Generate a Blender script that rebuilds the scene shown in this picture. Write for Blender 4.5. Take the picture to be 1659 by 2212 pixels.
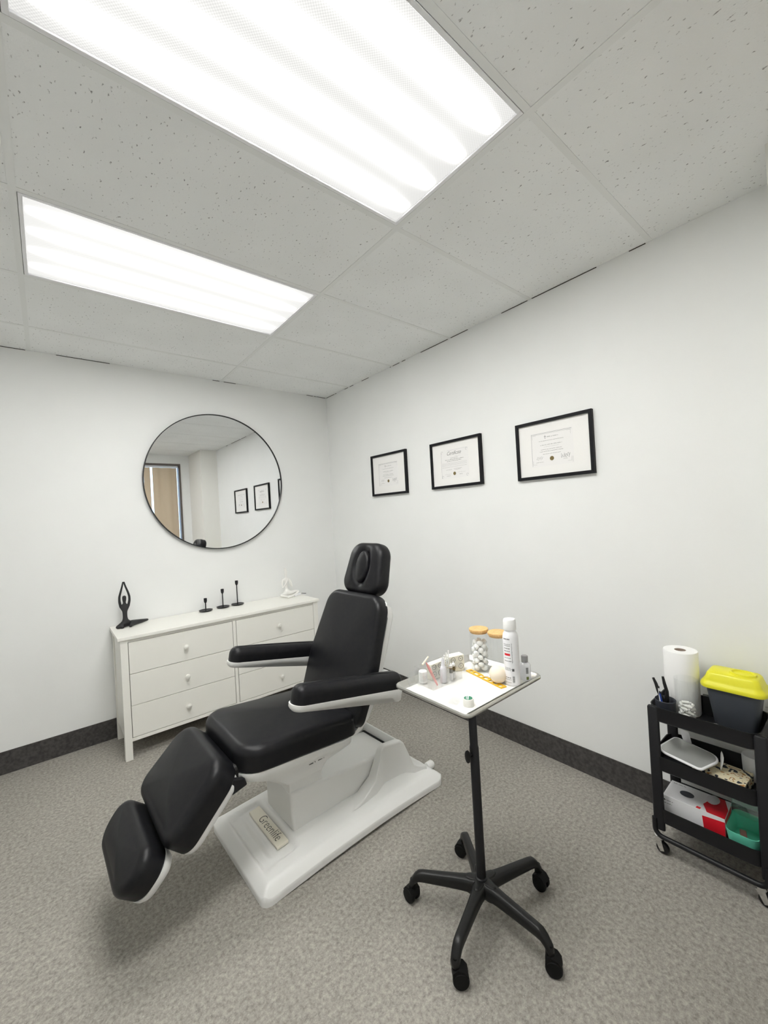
import bpy, math, random
from mathutils import Vector, Matrix
random.seed(7)
for o in list(bpy.data.objects): bpy.data.objects.remove(o)
SC = bpy.context.scene
COL = SC.collection
PI = math.pi

# ------------------------------------------------------------------ camera
CAM_R = ((0.77072227, -0.63473315, -0.05568671), (-0.03861303, 0.04070855, -0.99842468), (0.63600017, 0.77165837, 0.00686601))
cam_d = bpy.data.cameras.new('camera'); cam = bpy.data.objects.new('camera', cam_d); COL.objects.link(cam)
cam_d.sensor_fit = 'VERTICAL'; cam_d.sensor_height = 36.0; cam_d.lens = 884.3 * 36.0 / 2212.0
cam_d.clip_start = 0.02; cam_d.clip_end = 200
_r, _d, _f = (Vector(v) for v in CAM_R)
M = Matrix((_r, -_d, -_f)).transposed().to_4x4(); M.translation = Vector((-2.1912, -3.4645, 1.4516))
cam.matrix_world = M
SC.camera = cam

# ------------------------------------------------------------------ light levels and exposure
SC.view_settings.view_transform = 'Standard'; SC.view_settings.look = 'None'
SC.view_settings.gamma = 1.0; SC.view_settings.use_curve_mapping = False
SC.view_settings.exposure = 0.0
SC.cycles.transparent_max_bounces = 48; SC.cycles.max_bounces = 14; SC.cycles.diffuse_bounces = 6
LAMP_HI, LAMP_LO = 74.0, 0.83       # fluorescent lens: over the tubes / between them
SKY = 3.2
world = bpy.data.worlds.new('world'); SC.world = world; world.use_nodes = True
world.node_tree.nodes['Background'].inputs[0].default_value = (0.55, 0.76, 1.0, 1)
world.node_tree.nodes['Background'].inputs[1].default_value = SKY

# ------------------------------------------------------------------ materials
def mat(name, col, rough=0.5, metal=0.0, spec=0.5, trans=0.0, coat=0.0, sss=0.0, alpha=1.0):
    m = bpy.data.materials.new(name); m.use_nodes = True
    b = m.node_tree.nodes['Principled BSDF']
    b.inputs['Base Color'].default_value = (*col, 1); b.inputs['Roughness'].default_value = rough
    b.inputs['Metallic'].default_value = metal; b.inputs['Specular IOR Level'].default_value = spec
    b.inputs['Transmission Weight'].default_value = trans; b.inputs['Coat Weight'].default_value = coat
    b.inputs['Alpha'].default_value = alpha
    return m
def nodes(m): return m.node_tree.nodes, m.node_tree.links, m.node_tree.nodes['Principled BSDF']
def noise_col(m, c1, c2, scale, detail=4, lo=0.35, hi=0.65, bump=0.0, bscale=None, dist=0.002, stretch=(1,1,1)):
    n, l, b = nodes(m)
    tc = n.new('ShaderNodeTexCoord'); mp = n.new('ShaderNodeMapping'); mp.inputs['Scale'].default_value = stretch
    l.new(tc.outputs['Object'], mp.inputs[0])
    t = n.new('ShaderNodeTexNoise'); t.inputs['Scale'].default_value = scale; t.inputs['Detail'].default_value = detail
    l.new(mp.outputs[0], t.inputs['Vector'])
    r = n.new('ShaderNodeValToRGB'); r.color_ramp.elements[0].position = lo; r.color_ramp.elements[1].position = hi
    r.color_ramp.elements[0].color = (*c1, 1); r.color_ramp.elements[1].color = (*c2, 1)
    l.new(t.outputs[0], r.inputs[0]); l.new(r.outputs[0], b.inputs['Base Color'])
    if bump:
        t2 = n.new('ShaderNodeTexNoise'); t2.inputs['Scale'].default_value = bscale or scale; t2.inputs['Detail'].default_value = 3
        l.new(mp.outputs[0], t2.inputs['Vector'])
        bp = n.new('ShaderNodeBump'); bp.inputs['Strength'].default_value = bump; bp.inputs['Distance'].default_value = dist
        l.new(t2.outputs[0], bp.inputs['Height']); l.new(bp.outputs[0], b.inputs['Normal'])
    return r
def glass(name, tint=(1, 1, 1), clear=0.9, rough=0.05):
    m = bpy.data.materials.new(name); m.use_nodes = True; n = m.node_tree.nodes; l = m.node_tree.links
    n.clear(); out = n.new('ShaderNodeOutputMaterial')
    tr = n.new('ShaderNodeBsdfTransparent'); tr.inputs[0].default_value = (*tint, 1)
    gl = n.new('ShaderNodeBsdfGlossy'); gl.inputs['Roughness'].default_value = rough
    fr = n.new('ShaderNodeLayerWeight'); fr.inputs['Blend'].default_value = 0.12
    ad = n.new('ShaderNodeMath'); ad.operation = 'MULTIPLY_ADD'; ad.inputs[1].default_value = 0.22; ad.inputs[2].default_value = 1 - clear - 0.04
    mx = n.new('ShaderNodeMixShader')
    l.new(fr.outputs['Facing'], ad.inputs[0]); l.new(ad.outputs[0], mx.inputs[0]); l.new(tr.outputs[0], mx.inputs[1]); l.new(gl.outputs[0], mx.inputs[2])
    l.new(mx.outputs[0], out.inputs[0]); return m

WALL = mat('wall_paint', (0.86, 0.86, 0.835), 0.75, spec=0.25)
noise_col(WALL, (0.825, 0.832, 0.822), (0.84, 0.847, 0.837), 3, 2, bump=0.08, bscale=350, dist=0.0006)
COLUMN = mat('column_paint', (0.80, 0.79, 0.75), 0.75, spec=0.25)
# carpet: dark warm grey loop pile with pale flecks
CARPET = mat('carpet', (0.15, 0.14, 0.13), 0.95, spec=0.1)
def _carpet():
    n, l, b = nodes(CARPET)
    tc = n.new('ShaderNodeTexCoord')
    a = n.new('ShaderNodeTexNoise'); a.inputs['Scale'].default_value = 72; a.inputs['Detail'].default_value = 5; a.inputs['Roughness'].default_value = 0.75
    c = n.new('ShaderNodeTexNoise'); c.inputs['Scale'].default_value = 210; c.inputs['Detail'].default_value = 2
    e = n.new('ShaderNodeTexNoise'); e.inputs['Scale'].default_value = 2.2; e.inputs['Detail'].default_value = 3
    for t in (a, c, e): l.new(tc.outputs['Object'], t.inputs['Vector'])
    r = n.new('ShaderNodeValToRGB'); r.color_ramp.elements[0].position = 0.33; r.color_ramp.elements[1].position = 0.66
    r.color_ramp.elements[0].color = (0.215, 0.204, 0.186, 1); r.color_ramp.elements[1].color = (0.455, 0.428, 0.385, 1)
    l.new(a.outputs[0], r.inputs[0])
    r2 = n.new('ShaderNodeValToRGB'); r2.color_ramp.elements[0].position = 0.64; r2.color_ramp.elements[1].position = 0.72
    r2.color_ramp.elements[0].color = (0, 0, 0, 1); r2.color_ramp.elements[1].color = (0.5, 0.5, 0.5, 1)
    l.new(c.outputs[0], r2.inputs[0])
    mx = n.new('ShaderNodeMix'); mx.data_type = 'RGBA'; mx.inputs[7].default_value = (0.62, 0.58, 0.53, 1)
    l.new(r2.outputs[0], mx.inputs[0]); l.new(r.outputs[0], mx.inputs[6])
    m2 = n.new('ShaderNodeMix'); m2.data_type = 'RGBA'; m2.blend_type = 'MULTIPLY'; m2.inputs[0].default_value = 1
    r3 = n.new('ShaderNodeValToRGB'); r3.color_ramp.elements[0].position = 0.3; r3.color_ramp.elements[1].position = 0.7
    r3.color_ramp.elements[0].color = (0.88, 0.88, 0.88, 1); r3.color_ramp.elements[1].color = (1, 1, 1, 1)
    l.new(e.outputs[0], r3.inputs[0]); l.new(mx.outputs[2], m2.inputs[6]); l.new(r3.outputs[0], m2.inputs[7])
    l.new(m2.outputs[2], b.inputs['Base Color'])
    bp = n.new('ShaderNodeBump'); bp.inputs['Strength'].default_value = 0.6; bp.inputs['Distance'].default_value = 0.004
    l.new(a.outputs[0], bp.inputs['Height']); l.new(bp.outputs[0], b.inputs['Normal'])
_carpet()
BASEB = mat('baseboard_vinyl', (0.06, 0.057, 0.055), 0.8, spec=0.2)
noise_col(BASEB, (0.050, 0.047, 0.046), (0.085, 0.080, 0.077), 60, 5)
# acoustic tile: pale grey with small dark fissures
TILE = mat('acoustic_tile', (0.7, 0.7, 0.68), 0.9, spec=0.1)
def _tile():
    n, l, b = nodes(TILE)
    tc = n.new('ShaderNodeTexCoord'); mp = n.new('ShaderNodeMapping'); mp.inputs['Scale'].default_value = (1.0, 0.55, 1.0); mp.inputs['Rotation'].default_value = (0, 0, 0.5)
    l.new(tc.outputs['Object'], mp.inputs[0])
    a = n.new('ShaderNodeTexNoise'); a.inputs['Scale'].default_value = 120; a.inputs['Detail'].default_value = 2
    l.new(mp.outputs[0], a.inputs['Vector'])
    k = n.new('ShaderNodeTexNoise'); k.inputs['Scale'].default_value = 3.0; k.inputs['Detail'].default_value = 1
    l.new(tc.outputs['Object'], k.inputs['Vector'])
    r = n.new('ShaderNodeValToRGB'); r.color_ramp.elements[0].position = 0.665; r.color_ramp.elements[1].position = 0.76
    r.color_ramp.elements[0].color = (0.88, 0.89, 0.885, 1); r.color_ramp.elements[1].color = (0.25, 0.245, 0.24, 1)
    l.new(a.outputs[0], r.inputs[0])
    r4 = n.new('ShaderNodeValToRGB'); r4.color_ramp.elements[0].color = (0.93, 0.93, 0.93, 1); r4.color_ramp.elements[1].color = (1.05, 1.05, 1.05, 1)
    l.new(k.outputs[0], r4.inputs[0])
    mx = n.new('ShaderNodeMix'); mx.data_type = 'RGBA'; mx.blend_type = 'MULTIPLY'; mx.inputs[0].default_value = 1
    l.new(r.outputs[0], mx.inputs[6]); l.new(r4.outputs[0], mx.inputs[7]); l.new(mx.outputs[2], b.inputs['Base Color'])
    f = n.new('ShaderNodeTexNoise'); f.inputs['Scale'].default_value = 220; l.new(tc.outputs['Object'], f.inputs['Vector'])
    bp = n.new('ShaderNodeBump'); bp.inputs['Strength'].default_value = 0.35; bp.inputs['Distance'].default_value = 0.002
    l.new(f.outputs[0], bp.inputs['Height']); l.new(bp.outputs[0], b.inputs['Normal'])
_tile()
TBAR = mat('ceiling_grid', (0.83, 0.84, 0.83), 0.9, spec=0.1)
GAP = mat('dark_gap', (0.05, 0.045, 0.04), 0.9)
LEATHER = mat('black_leather', (0.013, 0.013, 0.014), 0.40, spec=0.28)
noise_col(LEATHER, (0.006, 0.006, 0.008), (0.009, 0.009, 0.010), 40, 3, bump=0.12, bscale=420, dist=0.0006)
VINYL = mat('black_fabric_bellows', (0.018, 0.017, 0.017), 0.6, spec=0.3)
PLASTIC = mat('white_plastic', (0.83, 0.83, 0.815), 0.28, spec=0.5)
BPLAS = mat('black_plastic', (0.009, 0.009, 0.009), 0.38, spec=0.36)
LINER = mat('paper_liner', (0.74, 0.735, 0.71), 0.9, spec=0.1)
RUBBER = mat('black_rubber', (0.006, 0.006, 0.006), 0.6, spec=0.2)
BMETAL = mat('black_metal', (0.009, 0.009, 0.011), 0.42, spec=0.35)
PLATE = mat('cream_plate', (0.88, 0.84, 0.72), 0.4)
INK = mat('dark_ink', (0.04, 0.04, 0.035), 0.6)
INKG = mat('grey_ink', (0.09, 0.09, 0.09), 0.7)
INKL = mat('pale_grey_ink', (0.33, 0.33, 0.325), 0.7)
WOODW = mat('white_lacquer', (0.84, 0.83, 0.78), 0.38)
GAPD = mat('drawer_shadow_gap', (0.10, 0.095, 0.085), 0.9)
MIRROR = mat('mirror_glass', (0.90, 0.91, 0.92), 0.01, metal=1.0)
FRAMEB = mat('black_frame', (0.006, 0.006, 0.008), 0.5, spec=0.2)
PAPER = mat('paper', (0.86, 0.85, 0.83), 0.8, spec=0.2)
CERT = mat('certificate_paper', (0.84, 0.83, 0.82), 0.8, spec=0.2)
GOLD = mat('gold_seal', (0.20, 0.15, 0.06), 0.45, metal=0.4)
STEEL = mat('brushed_steel', (0.68, 0.67, 0.64), 0.28, metal=1.0)
CHROME = mat('chrome', (0.80, 0.80, 0.80), 0.12, metal=1.0)
GLASS = glass('clear_glass', (0.988, 0.992, 0.992), 0.94)
ACRYL = glass('clear_acrylic', (0.985, 0.985, 0.985), 0.90)
BAMBOO = mat('bamboo', (0.72, 0.44, 0.17), 0.5); noise_col(BAMBOO, (0.62, 0.36, 0.13), (0.80, 0.52, 0.22), 60, 3, stretch=(1, 8, 1))
COTTON = mat('cotton', (0.92, 0.92, 0.91), 0.95, spec=0.1)
CREAM = mat('cream_foam', (0.84, 0.74, 0.60), 0.7)
YPLAS = mat('amber_plastic', (0.80, 0.47, 0.02), 0.3)
WHITE = mat('white_gloss', (0.86, 0.86, 0.88), 0.3)
RED = mat('red_print', (0.72, 0.015, 0.03), 0.4)
PINK = mat('pink_plastic', (0.85, 0.38, 0.36), 0.3)
GREYC = mat('grey_cap', (0.33, 0.33, 0.33), 0.4)
YLID = mat('yellow_plastic', (0.80, 0.76, 0.03), 0.35)
BIN = mat('dark_grey_plastic', (0.055, 0.062, 0.075), 0.45)
MINT = mat('mint_plastic', (0.17, 0.72, 0.52), 0.4)
MINTC = glass('clear_mint_lid', (0.62, 0.82, 0.75), 0.88)
GREEN = mat('green_print', (0.03, 0.22, 0.12), 0.4)
BLUE = mat('blue_plastic', (0.02, 0.06, 0.35), 0.3)
HANDM = mat('hand_mirror_glass', (0.66, 0.67, 0.65), 0.25, metal=0.55)
BLIND = bpy.data.materials.new('beige_blind_fabric'); BLIND.use_nodes = True
def _blind():
    n = BLIND.node_tree.nodes; l = BLIND.node_tree.links; b = n['Principled BSDF']
    b.inputs['Base Color'].default_value = (0.66, 0.55, 0.42, 1); b.inputs['Roughness'].default_value = 0.8
    t = n.new('ShaderNodeBsdfTranslucent'); t.inputs[0].default_value = (0.62, 0.50, 0.36, 1)
    mx = n.new('ShaderNodeMixShader'); mx.inputs[0].default_value = 0.4
    l.new(b.outputs[0], mx.inputs[1]); l.new(t.outputs[0], mx.inputs[2]); l.new(mx.outputs[0], n['Material Output'].inputs[0])
_blind()
# fluorescent lens: bright over the four tubes, dimmer between them and at the edges
def lens_mat(name, tubes, width, hi, lo, lx):
    m = bpy.data.materials.new(name); m.use_nodes = True; n = m.node_tree.nodes; l = m.node_tree.links; n.clear()
    out = n.new('ShaderNodeOutputMaterial'); em = n.new('ShaderNodeEmission')
    tc = n.new('ShaderNodeTexCoord'); sp = n.new('ShaderNodeSeparateXYZ'); l.new(tc.outputs['Object'], sp.inputs[0])
    def mth(op, a, b=None, c=None):
        q = n.new('ShaderNodeMath'); q.operation = op
        for i, v in enumerate((a, b, c)):
            if v is None: continue
            if isinstance(v, (int, float)): q.inputs[i].default_value = v
            else: l.new(v, q.inputs[i])
        return q.outputs[0]
    tot = None
    for t in tubes:
        d = mth('DIVIDE', mth('SUBTRACT', sp.outputs[1], t), width)
        g = mth('ADD', mth('EXPONENT', mth('MULTIPLY', mth('MULTIPLY', d, d), -1.0)), mth('MULTIPLY', mth('EXPONENT', mth('MULTIPLY', mth('MULTIPLY', d, d), -0.16)), 0.0085))
        tot = g if tot is None else mth('ADD', tot, g)
    ax = mth('ABSOLUTE', sp.outputs[0])
    end = mth('MULTIPLY', mth('SUBTRACT', lx, ax), 9.0); end = mth('MINIMUM', mth('MAXIMUM', end, 0.0), 1.0)
    end = mth('POWER', end, 1.6)
    pr = mth('MULTIPLY', mth('SINE', mth('MULTIPLY', sp.outputs[0], 760.0)), mth('SINE', mth('MULTIPLY', sp.outputs[1], 760.0)))
    pr = mth('ADD', mth('MULTIPLY', pr, 0.13), 1.0)
    s = mth('ADD', mth('MULTIPLY', mth('MULTIPLY', tot, end), hi), lo)
    s = mth('MULTIPLY', s, pr)
    l.new(s, em.inputs[1]); em.inputs[0].default_value = (1.0, 0.995, 0.965, 1)
    l.new(em.outputs[0], out.inputs[0]); return m

# ------------------------------------------------------------------ mesh helpers
class MB:
    def __init__(s): s.v = []; s.f = []; s.mi = []; s.cur = 0
    def add(s, vs, fs, T=None):
        o = len(s.v)
        for p in vs: s.v.append(tuple(T(p)) if T else tuple(p))
        for f in fs: s.f.append([i + o for i in f]); s.mi.append(s.cur)
        return s
    def box(s, a, b, T=None):
        (x0, y0, z0), (x1, y1, z1) = a, b
        x0, x1 = min(x0, x1), max(x0, x1); y0, y1 = min(y0, y1), max(y0, y1); z0, z1 = min(z0, z1), max(z0, z1)
        return s.add([(x0,y0,z0),(x1,y0,z0),(x1,y1,z0),(x0,y1,z0),(x0,y0,z1),(x1,y0,z1),(x1,y1,z1),(x0,y1,z1)],
                     [(0,3,2,1),(4,5,6,7),(0,1,5,4),(1,2,6,5),(2,3,7,6),(3,0,4,7)], T)
    def rings(s, rs, cap0=True, cap1=True, closed=True, T=None):
        n = len(rs[0]); vs = [p for r in rs for p in r]; fs = []
        for i in range(len(rs) - 1):
            for j in range(n if closed else n - 1):
                a = i * n + j; b = i * n + (j + 1) % n
                fs.append((a, b, b + n, a + n))
        if cap0: fs.append(tuple(range(n))[::-1])
        if cap1: fs.append(tuple(range((len(rs) - 1) * n, len(rs) * n)))
        return s.add(vs, fs, T)
    def lathe(s, prof, seg=32, T=None, cap0=True, cap1=True):
        return s.rings([[(r * math.cos(2*PI*k/seg), r * math.sin(2*PI*k/seg), z) for k in range(seg)] for r, z in prof], cap0, cap1, True, T)
    def tube(s, pts, r, seg=12, caps=True, T=None, flat=1.0):
        pts = [Vector(p) for p in pts]; n = len(pts); rr = r if isinstance(r, (list, tuple)) else [r] * n
        rs = []; up = None
        for i, p in enumerate(pts):
            d = (pts[min(i+1, n-1)] - pts[max(i-1, 0)]).normalized()
            if up is None:
                up = Vector((0, 0, 1)) if abs(d.z) < 0.9 else Vector((1, 0, 0))
            up = (up - d * up.dot(d)).normalized(); sd = d.cross(up)
            rs.append([tuple(p + (sd * math.cos(2*PI*k/seg) + up * math.sin(2*PI*k/seg) * flat) * rr[i]) for k in range(seg)])
        return s.rings(rs, caps, caps, True, T)
    def prism(s, poly, y0, y1, T=None):      # polygon in x,z extruded along y
        return s.rings([[(x, y0, z) for x, z in poly], [(x, y1, z) for x, z in poly]], True, True, True, T)
    def sphere(s, c, r, seg=20, rng=12, sc=(1,1,1), T=None):
        rs = []
        for i in range(1, rng):
            a = PI * i / rng
            rs.append([(c[0] + sc[0]*r*math.sin(a)*math.cos(2*PI*k/seg), c[1] + sc[1]*r*math.sin(a)*math.sin(2*PI*k/seg), c[2] - sc[2]*r*math.cos(a)) for k in range(seg)])
        return s.rings(rs, True, True, True, T)
    def build(s, name, m, parent=None, bevel=0, angle=40, loc=None, rot=None, smooth=True, seg=3, sub=0):
        me = bpy.data.meshes.new(name); me.from_pydata(s.v, [], s.f); me.validate(); me.update()
        ms = m if isinstance(m, (list, tuple)) else [m]
        for q in ms: me.materials.append(q)
        if len(ms) > 1 and len(me.polygons) == len(s.mi):
            for p, i in zip(me.polygons, s.mi): p.material_index = i
        import bmesh
        bm = bmesh.new(); bm.from_mesh(me); bmesh.ops.recalc_face_normals(bm, faces=bm.faces); bm.to_mesh(me); bm.free()
        if smooth:
            for p in me.polygons: p.use_smooth = True
            me.set_sharp_from_angle(angle=math.radians(angle))
        o = bpy.data.objects.new(name, me); COL.objects.link(o)
        if parent: o.parent = parent
        if loc: o.location = loc
        if rot: o.rotation_euler = rot
        if bevel:
            b = o.modifiers.new('bevel', 'BEVEL'); b.width = bevel; b.segments = seg; b.limit_method = 'ANGLE'; b.angle_limit = math.radians(35)
            b.harden_normals = False
        if sub:
            q = o.modifiers.new('subdivision', 'SUBSURF'); q.levels = sub; q.render_levels = sub
        return o
def rpoly(pts, rad, seg=6):
    """polygon with rounded corners"""
    n = len(pts); out = []; rad = rad if isinstance(rad, (list, tuple)) else [rad] * n
    for i in range(n):
        p = Vector(pts[i]).to_2d(); a = (Vector(pts[i-1]).to_2d() - p); b = (Vector(pts[(i+1) % n]).to_2d() - p)
        la, lb = a.length, b.length; a.normalize(); b.normalize(); r = rad[i]
        ang = a.angle(b); t = min(r / math.tan(ang / 2), la * 0.49, lb * 0.49); r = t * math.tan(ang / 2)
        c = p + (a + b).normalized() * (r / math.sin(ang / 2))
        p0 = p + a * t; p1 = p + b * t; a0 = math.atan2(p0.y - c.y, p0.x - c.x); a1 = math.atan2(p1.y - c.y, p1.x - c.x)
        d = (a1 - a0 + PI) % (2 * PI) - PI
        for k in range(seg + 1): th = a0 + d * k / seg; out.append((c.x + r * math.cos(th), c.y + r * math.sin(th)))
    return out
def dens(pts, step):
    out = []; n = len(pts)
    for i in range(n):
        a = Vector(pts[i]); b = Vector(pts[(i+1) % n]); k = max(1, int((b - a).length / step))
        for j in range(k): out.append(tuple(a.lerp(b, j / k)))
    return out
def rrect(w, h, r, seg=6, cx=0, cy=0):
    return rpoly([(cx - w/2, cy - h/2), (cx + w/2, cy - h/2), (cx + w/2, cy + h/2), (cx - w/2, cy + h/2)], r, seg)
def inset(pts, d):
    n = len(pts); out = []
    for i in range(n):
        a = Vector(pts[i-1]); p = Vector(pts[i]); b = Vector(pts[(i+1) % n])
        e1 = (p - a); e2 = (b - p)
        if e1.length < 1e-9: e1 = e2
        if e2.length < 1e-9: e2 = e1
        n1 = Vector((-e1.y, e1.x)).normalized(); n2 = Vector((-e2.y, e2.x)).normalized(); m = (n1 + n2)
        m = m.normalized() if m.length > 1e-6 else n1
        q = p + m * d; out.append((q.x, q.y))
    return out
def frame(o, u, v):
    o = Vector(o); u = Vector(u).normalized(); v = Vector(v).normalized(); w = u.cross(v)
    return lambda p: o + u * p[0] + v * p[1] + w * p[2]
def pad(outline, th, r_top=0.03, r_bot=0.012, crown=0.01, T=None, mb=None, step=0.012, disp=None, nr=14, w0=0.0):
    """upholstered slab: rounded edges, crowned top, optional height function disp(u,v)"""
    mb = mb or MB(); ol = dens(outline, step)
    cu = sum(p[0] for p in ol) / len(ol); cv = sum(p[1] for p in ol) / len(ol); rs = []
    for k in range(5):
        a = PI/2 * k / 4; rs.append([(u, v, w0 + r_bot * (1 - math.sin(a))) for u, v in inset(ol, r_bot * (1 - math.cos(a)))])
    rs = [[(u, v, w0 + r_bot - r_bot * math.cos(PI/2*k/4)) for u, v in inset(ol, r_bot * (1 - math.sin(PI/2*k/4)))] for k in range(5)]
    for k in range(7):
        a = PI/2 * k / 6; rs.append([(u, v, w0 + th - r_top + r_top * math.sin(a)) for u, v in inset(ol, r_top * (1 - math.cos(a)))])
    inner = inset(ol, r_top)
    for k in range(1, nr + 1):
        s_ = 1 - k / (nr + 0.4); rs.append([(cu + (u - cu) * s_, cv + (v - cv) * s_, w0 + th + crown * (1 - s_ * s_)) for u, v in inner])
    if disp: rs = [[(u, v, w + disp(u, v) * (1 if i >= 8 else 0)) for u, v, w in r] for i, r in enumerate(rs)]
    return mb.rings(rs, True, True, True, T)
def tag(o, label=None, cat=None, group=None, kind=None):
    if label: o['label'] = label
    if cat: o['category'] = cat
    if group: o['group'] = group
    if kind: o['kind'] = kind
    return o
def thing(name, label, cat, loc=(0,0,0), rz=0, group=None):
    o = bpy.data.objects.new(name, None); o.empty_display_size = 0.1; COL.objects.link(o)
    o.location = loc; o.rotation_euler = (0, 0, rz); return tag(o, label, cat, group)
def copy_tree(o, parent=None):
    c = o.copy(); COL.objects.link(c); c.parent = parent
    for ch in [q for q in bpy.data.objects if q.parent == o]: copy_tree(ch, c)
    return c
def struct(name, mb, m, **k): return tag(mb.build(name, m, **k), kind='structure')
def text_obj(name, body, size, m, parent, mtx, extrude=0.0, shear=0.0, spacing=1.0, offset=0.0, xs=1.0):
    c = bpy.data.curves.new(name, 'FONT'); c.body = body; c.size = size; c.extrude = extrude; c.shear = shear
    c.space_character = spacing; c.align_x = 'CENTER'; c.align_y = 'CENTER'; c.offset = offset
    t = bpy.data.objects.new(name + '_tmp', c); COL.objects.link(t)
    bpy.context.view_layer.update()
    me = bpy.data.meshes.new_from_object(t.evaluated_get(bpy.context.evaluated_depsgraph_get()))
    bpy.data.objects.remove(t); me.materials.clear(); me.materials.append(m); me.name = name
    me.transform(Matrix.Diagonal((xs, 1, 1, 1))); me.transform(mtx)
    o = bpy.data.objects.new(name, me); COL.objects.link(o); o.parent = parent; return o
def mtx_cols(x, y, z, o):
    m = Matrix((Vector(x), Vector(y), Vector(z))).transposed().to_4x4(); m.translation = Vector(o); return m

# ------------------------------------------------------------------ the room
H = 2.643; XL, YF = -3.55, -3.90
struct('floor', MB().box((XL - 0.1, YF - 0.1, -0.06), (0.1, 0.1, 0)), CARPET, smooth=False)
struct('wall_back', MB().box((XL - 0.1, 0, 0), (0.1, 0.1, H + 0.15)), WALL, smooth=False)
struct('wall_right', MB().box((0, YF - 0.1, 0), (0.1, 0, H + 0.15)), WALL, smooth=False)
struct('wall_left', MB().box((XL - 0.1, YF - 0.1, 0), (XL, 0, H + 0.15)), WALL, smooth=False)
WX0, WX1, WZ0, WZ1 = -1.75, -0.385, 0.92, 2.50
w = MB(); w.box((XL, YF - 0.1, 0), (WX0, YF, H + 0.15)); w.box((WX1, YF - 0.1, 0), (0, YF, H + 0.15))
w.box((WX0, YF - 0.1, 0), (WX1, YF, WZ0)); w.box((WX0, YF - 0.1, WZ1), (WX1, YF, H + 0.15))
struct('wall_front', w, WALL, smooth=False)
struct('wall_column', MB().box((-0.25, YF, 0), (0, -3.262, H)), COLUMN, smooth=False)
# ceiling tiles on the grid, left open where the two light fixtures sit
T = 0.61; GY = [-0.398 - T * k for k in range(-1, 7)]; GY[0] = 0.0
GY = [0.0] + [-0.398 - T * k for k in range(6)] + [YF]; GX = [0.0, -1.019, -2.239, -3.459, XL]
c = MB()
for i in range(len(GX) - 1):
    for j in range(len(GY) - 1):
        if i == 1 and j in (2, 4): continue
        c.box((GX[i+1], GY[j+1], H + 0.0001), (GX[i], GY[j], H + 0.018))
struct('ceiling', c, TILE, smooth=False)
g = MB()
for y in GY[1:-1]: g.box((XL, y - 0.011, H - 0.0016), (-0.001, y + 0.011, H - 0.0003))
for x in GX[1:-1]: g.box((x - 0.011, YF, H - 0.0018), (x + 0.011, -0.001, H - 0.0003))
struct('trim_1', g, TBAR, smooth=False)
struct('trim_2', MB().box((XL, YF, H + 0.12), (0, 0, H + 0.14)), TILE, smooth=False)
# thin dark reveals where the tiles stop short of the walls
g = MB()
for a, b in [(-0.012, -0.15), (-0.165, -0.19), (-0.33, -0.387), (-0.415, -0.47), (-0.60, -0.70), (-0.985, -0.996), (-1.02, -1.10), (-1.13, -1.17), (-1.34, -1.605), (-1.632, -1.78), (-2.04, -2.215), (-2.242, -2.60), (-2.75, -2.82)]:
    g.box((-0.0025, b, H - 0.004), (-0.0005, a, H - 0.0002))
for a, b in [(-0.012, -0.11), (-0.115, -0.14), (-0.15, -0.22), (-0.90, -1.00), (-1.035, -1.09), (-1.8, -2.1), (-2.255, -2.6)]:
    g.box((b, -0.0025, H - 0.004), (a, -0.0005, H - 0.0002))
struct('trim_3', g, GAP, smooth=False)
HB = 0.136
def bb(n, a, b): struct(n, MB().box(a, b), BASEB, smooth=False)
bb('baseboard_back', (XL, -0.006, 0), (-0.006, -0.0002, HB)); bb('baseboard_right', (-0.006, -3.262, 0), (-0.0002, -0.0002, HB))
bb('baseboard_left', (XL + 0.0002, YF + 0.0002, 0), (XL + 0.006, -0.006, HB)); bb('baseboard_front', (XL + 0.006, YF + 0.0002, 0), (-0.256, YF + 0.006, HB))
bb('baseboard_column', (-0.256, YF + 0.0002, 0), (-0.2502, -3.256, HB)); bb('baseboard_column_end', (-0.25, -3.2618, 0), (-0.006, -3.256, HB))
# window behind the camera, seen in the round mirror
m = MB()
for a, b in [((WX0, YF - 0.09, WZ0), (WX0 + 0.03, YF + 0.012, WZ1)), ((WX1 - 0.03, YF - 0.09, WZ0), (WX1, YF + 0.012, WZ1)),
             ((WX0 + 0.03, YF - 0.09, WZ1 - 0.03), (WX1 - 0.03, YF + 0.012, WZ1)), ((WX0 + 0.03, YF - 0.09, WZ0), (WX1 - 0.03, YF + 0.02, WZ0 + 0.03))]: m.box(a, b)
win = struct('window_1', m, mat('bronze_window_frame', (0.12, 0.10, 0.09), 0.5), smooth=False)
MB().box((WX0 + 0.03, YF - 0.075, WZ0 + 0.03), (WX1 - 0.03, YF - 0.069, WZ1 - 0.03)).build('window_pane', GLASS, win, smooth=False)
bl = thing('vertical_blind', 'beige vertical window blind, closed, reflected in the round mirror', 'blind', (0, 0, 0))
MB().box((WX0 + 0.035, YF - 0.045, WZ1 - 0.062), (WX1 - 0.035, YF - 0.012, WZ1 - 0.032)).build('headrail', mat('pale_rail', (0.7, 0.72, 0.75), 0.4), bl)
x = WX1 - 0.052; k = 0
while x > WX0 + 0.12:
    wd = 0.092; sg = 1 if k % 2 else -1; zb, zt = WZ0 + 0.045, WZ1 - 0.064
    pr = [(x - wd * q / 8, YF - 0.028 + sg * 0.009 * math.sin(q / 8 * PI)) for q in range(9)]
    MB().rings([[(a, b, z_) for a, b in pr] + [(a, b - 0.001, z_) for a, b in pr[::-1]] for z_ in (zb, zt)]).build('blind_vane', BLIND, bl)
    x -= wd + (0.030 if k == 3 else (0.012 if k == 4 else -0.004)); k += 1

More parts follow.
